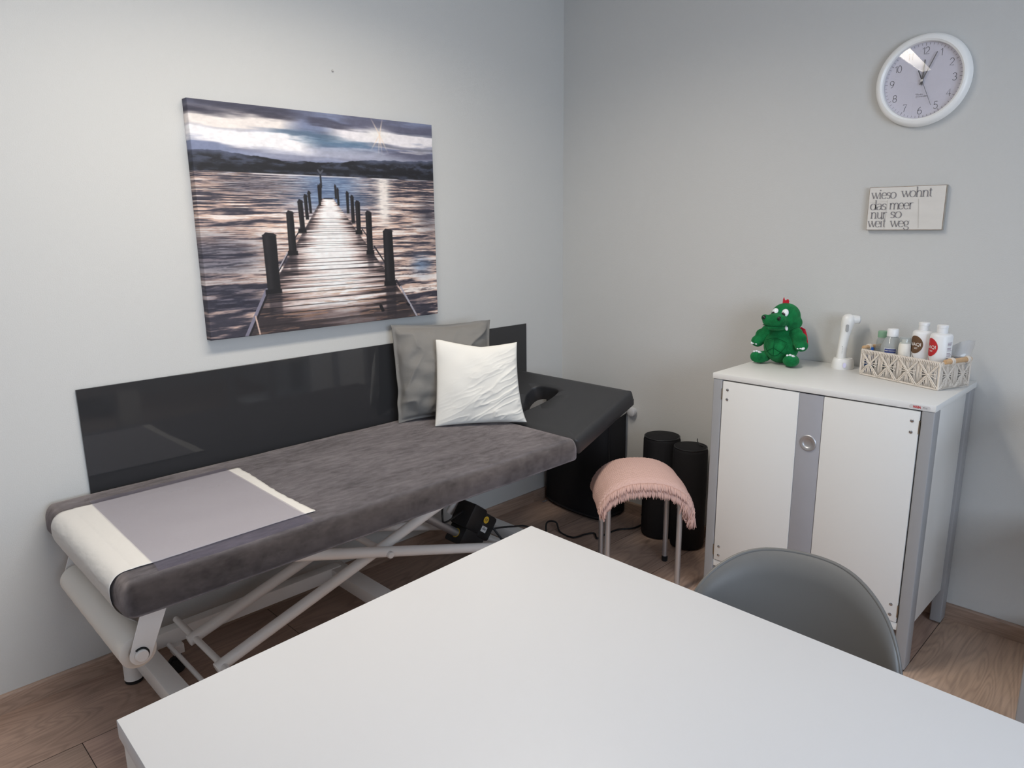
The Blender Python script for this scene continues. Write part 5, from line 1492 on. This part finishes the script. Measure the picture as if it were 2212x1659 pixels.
# cream dispenser bottle
c = bp(.148, .024, BZ)
t = thing('dispenser_bottle', 'cream pump bottle with clear overcap between cloudy bottle and brown-label bottle', 'bottle', c, 'bottles in the macrame basket')
m = MB(); m.lathe([(0, 0), (.0175, 0), (.0190, .003), (.0190, .095), (.0196, .097), (.0190, .118), (.0165, .130), (.015, .1305), (0, .131)], c, n=36); bo = m.build('body', M_bottle2, t)
m = MB(); m.lathe([(.0178, .128), (.0178, .146), (.0168, .148), (0, .1485)], c, n=30); m.build('overcap', M_clear, t, sharp=50)
m = MB(); m.lathe([(.010, .130), (.010, .140), (0, .1405)], c, n=20); m.build('nozzle', M_bottle2, t)
m = MB()
for k in range(2):
    for x in np.arange(-.008, .010, .0026):
        vs, fs = ribbon([(x, .0 - .007 * k), (x + .0018, .0 - .007 * k)], lambda p, q: .0018); m.add(wrap(c, .0190, .085, vs, .0007), fs)
m.build('label_marks', M_ink, bo)
# blue clip
c = bp(.021, .008, BZ + .055)
m = MB(); pts = [(-.014, -.055), (.014, -.055), (.015, .016), (.012, .022), (.0115, .040), (.008, .042), (.005, .026), (.0, .022), (-.006, .024), (-.009, .018), (-.015, .016)]
m.prism(pts, c, bu, (0, 0, 1), bv, .012, .002, 2)
tag(m.build('blue_clip', M_blue, None, c - V((0, 0, .055))), 'small blue plastic clip poking up at the left end of the basket', 'clip')
# clear bag
def bag(i, j):
    a = .262 + .032 * (i - .5) * 2 + .020 * j; b = .118 + .010 * math.sin(i * 9) * (1 - j * .5)
    z = BZ + .002 + .152 * j - .028 * j * (1 - i) ** 2
    o = noise.noise_vector(V((i * 3, j * 3, 7))) * .006 * j
    return bp(a + .012 * j * i, b, z) + o
def bag2(i, j):
    e = 4 * i * (1 - i) * (1 - j ** 3)
    return bag(i, j) - bv * (.016 * e) + noise.noise_vector(V((i * 5, j * 5, 2))) * .003
m = MB(); m.grid(bag, 24, 24); m.grid(bag2, 24, 24)
tag(m.build('plastic_bag', M_bag, None, bp(.268, .118, BZ), sharp=0), 'crumpled clear plastic bag at the right end of the basket', 'bag')

# ------------------------------------------------------------------ lights
def emis(name, col, st):
    m_ = bpy.data.materials.new(name); m_.use_nodes = True
    p = m_.node_tree.nodes['Principled BSDF']
    p.inputs['Base Color'].default_value = (.9, .9, .9, 1); p.inputs['Emission Color'].default_value = (*col, 1); p.inputs['Emission Strength'].default_value = st
    return m_
LSX, LSY = .74, .12
for LX, LY, W_, txt in ((-1.80, -.98, 20, 'long flat white light panel on the ceiling above the couch'),):
    lamp = thing('ceiling_light', txt, 'ceiling light', (LX, LY, H))
    m = MB()
    for x0, x1, y0, y1 in ((-LSX - .015, LSX + .015, -LSY - .015, -LSY), (-LSX - .015, LSX + .015, LSY, LSY + .015), (-LSX - .015, -LSX, -LSY, LSY), (LSX, LSX + .015, -LSY, LSY)):
        m.box(LX + x0, LX + x1, LY + y0, LY + y1, H - .022, H - .0005)
    m.build('frame', M_frame, lamp)
    m = MB(); m.add([(LX - LSX, LY - LSY, H - .010), (LX + LSX, LY - LSY, H - .010), (LX + LSX, LY + LSY, H - .010), (LX - LSX, LY + LSY, H - .010)], [(3, 2, 1, 0)])
    m.build('diffuser', emis('led_diffuser', (1.0, .93, .82), 5), lamp, fix=False)
    LL = bpy.data.lights.new('panel_light', 'AREA'); LL.shape = 'RECTANGLE'; LL.size = 2 * LSX; LL.size_y = 2 * LSY; LL.energy = W_; LL.color = (1.0, .915, .79); LL.spread = R(150)
    ll = bpy.data.objects.new('panel_light', LL); C.objects.link(ll); ll.location = (LX, LY, H - .012)
# daylight through the window behind the camera
L = bpy.data.lights.new('window_daylight', 'AREA'); L.shape = 'RECTANGLE'; L.size = 2.0; L.size_y = 1.35; L.energy = 76; L.color = (.72, .84, 1.0)
lo = bpy.data.objects.new('window_daylight', L); C.objects.link(lo)
lo.location = ((WX0 + WX1) / 2, YF - .16, (WZ0 + WZ1) / 2); lo.rotation_euler = (R(90), 0, 0)
wd = bpy.data.worlds.new('sky'); sc.world = wd; wd.use_nodes = True
bg = wd.node_tree.nodes['Background']; bg.inputs['Color'].default_value = (.62, .78, 1, 1); bg.inputs['Strength'].default_value = .6

# ------------------------------------------------------------------ camera
F = 1544.12
cam = bpy.data.cameras.new('camera'); co_ = bpy.data.objects.new('camera', cam); C.objects.link(co_)
cam.sensor_fit = 'HORIZONTAL'; cam.sensor_width = 36; cam.lens = F / 2212 * 36; cam.clip_start = .02
yaw, pitch, rl = R(45.21575567), R(-12.57333643), R(-.62910352)
fwd = V((math.cos(pitch) * math.cos(yaw), math.cos(pitch) * math.sin(yaw), math.sin(pitch)))
rt = V((math.sin(yaw), -math.cos(yaw), 0)); up_ = rt.cross(fwd)
r2 = rt * math.cos(rl) + up_ * math.sin(rl); u2 = up_ * math.cos(rl) - rt * math.sin(rl)
mw = Matrix(((r2.x, u2.x, -fwd.x, -2.848), (r2.y, u2.y, -fwd.y, -2.484), (r2.z, u2.z, -fwd.z, 1.45), (0, 0, 0, 1)))
co_.matrix_world = mw
sc.camera = co_
vs_ = sc.view_settings
vs_.view_transform = 'Standard'; vs_.look = 'None'; vs_.gamma = 1; vs_.use_curve_mapping = False; vs_.exposure = 0.0
sc.cycles.max_bounces = 10; sc.cycles.transparent_max_bounces = 16
try:
    sc.cycles.use_denoising = True
except Exception: pass
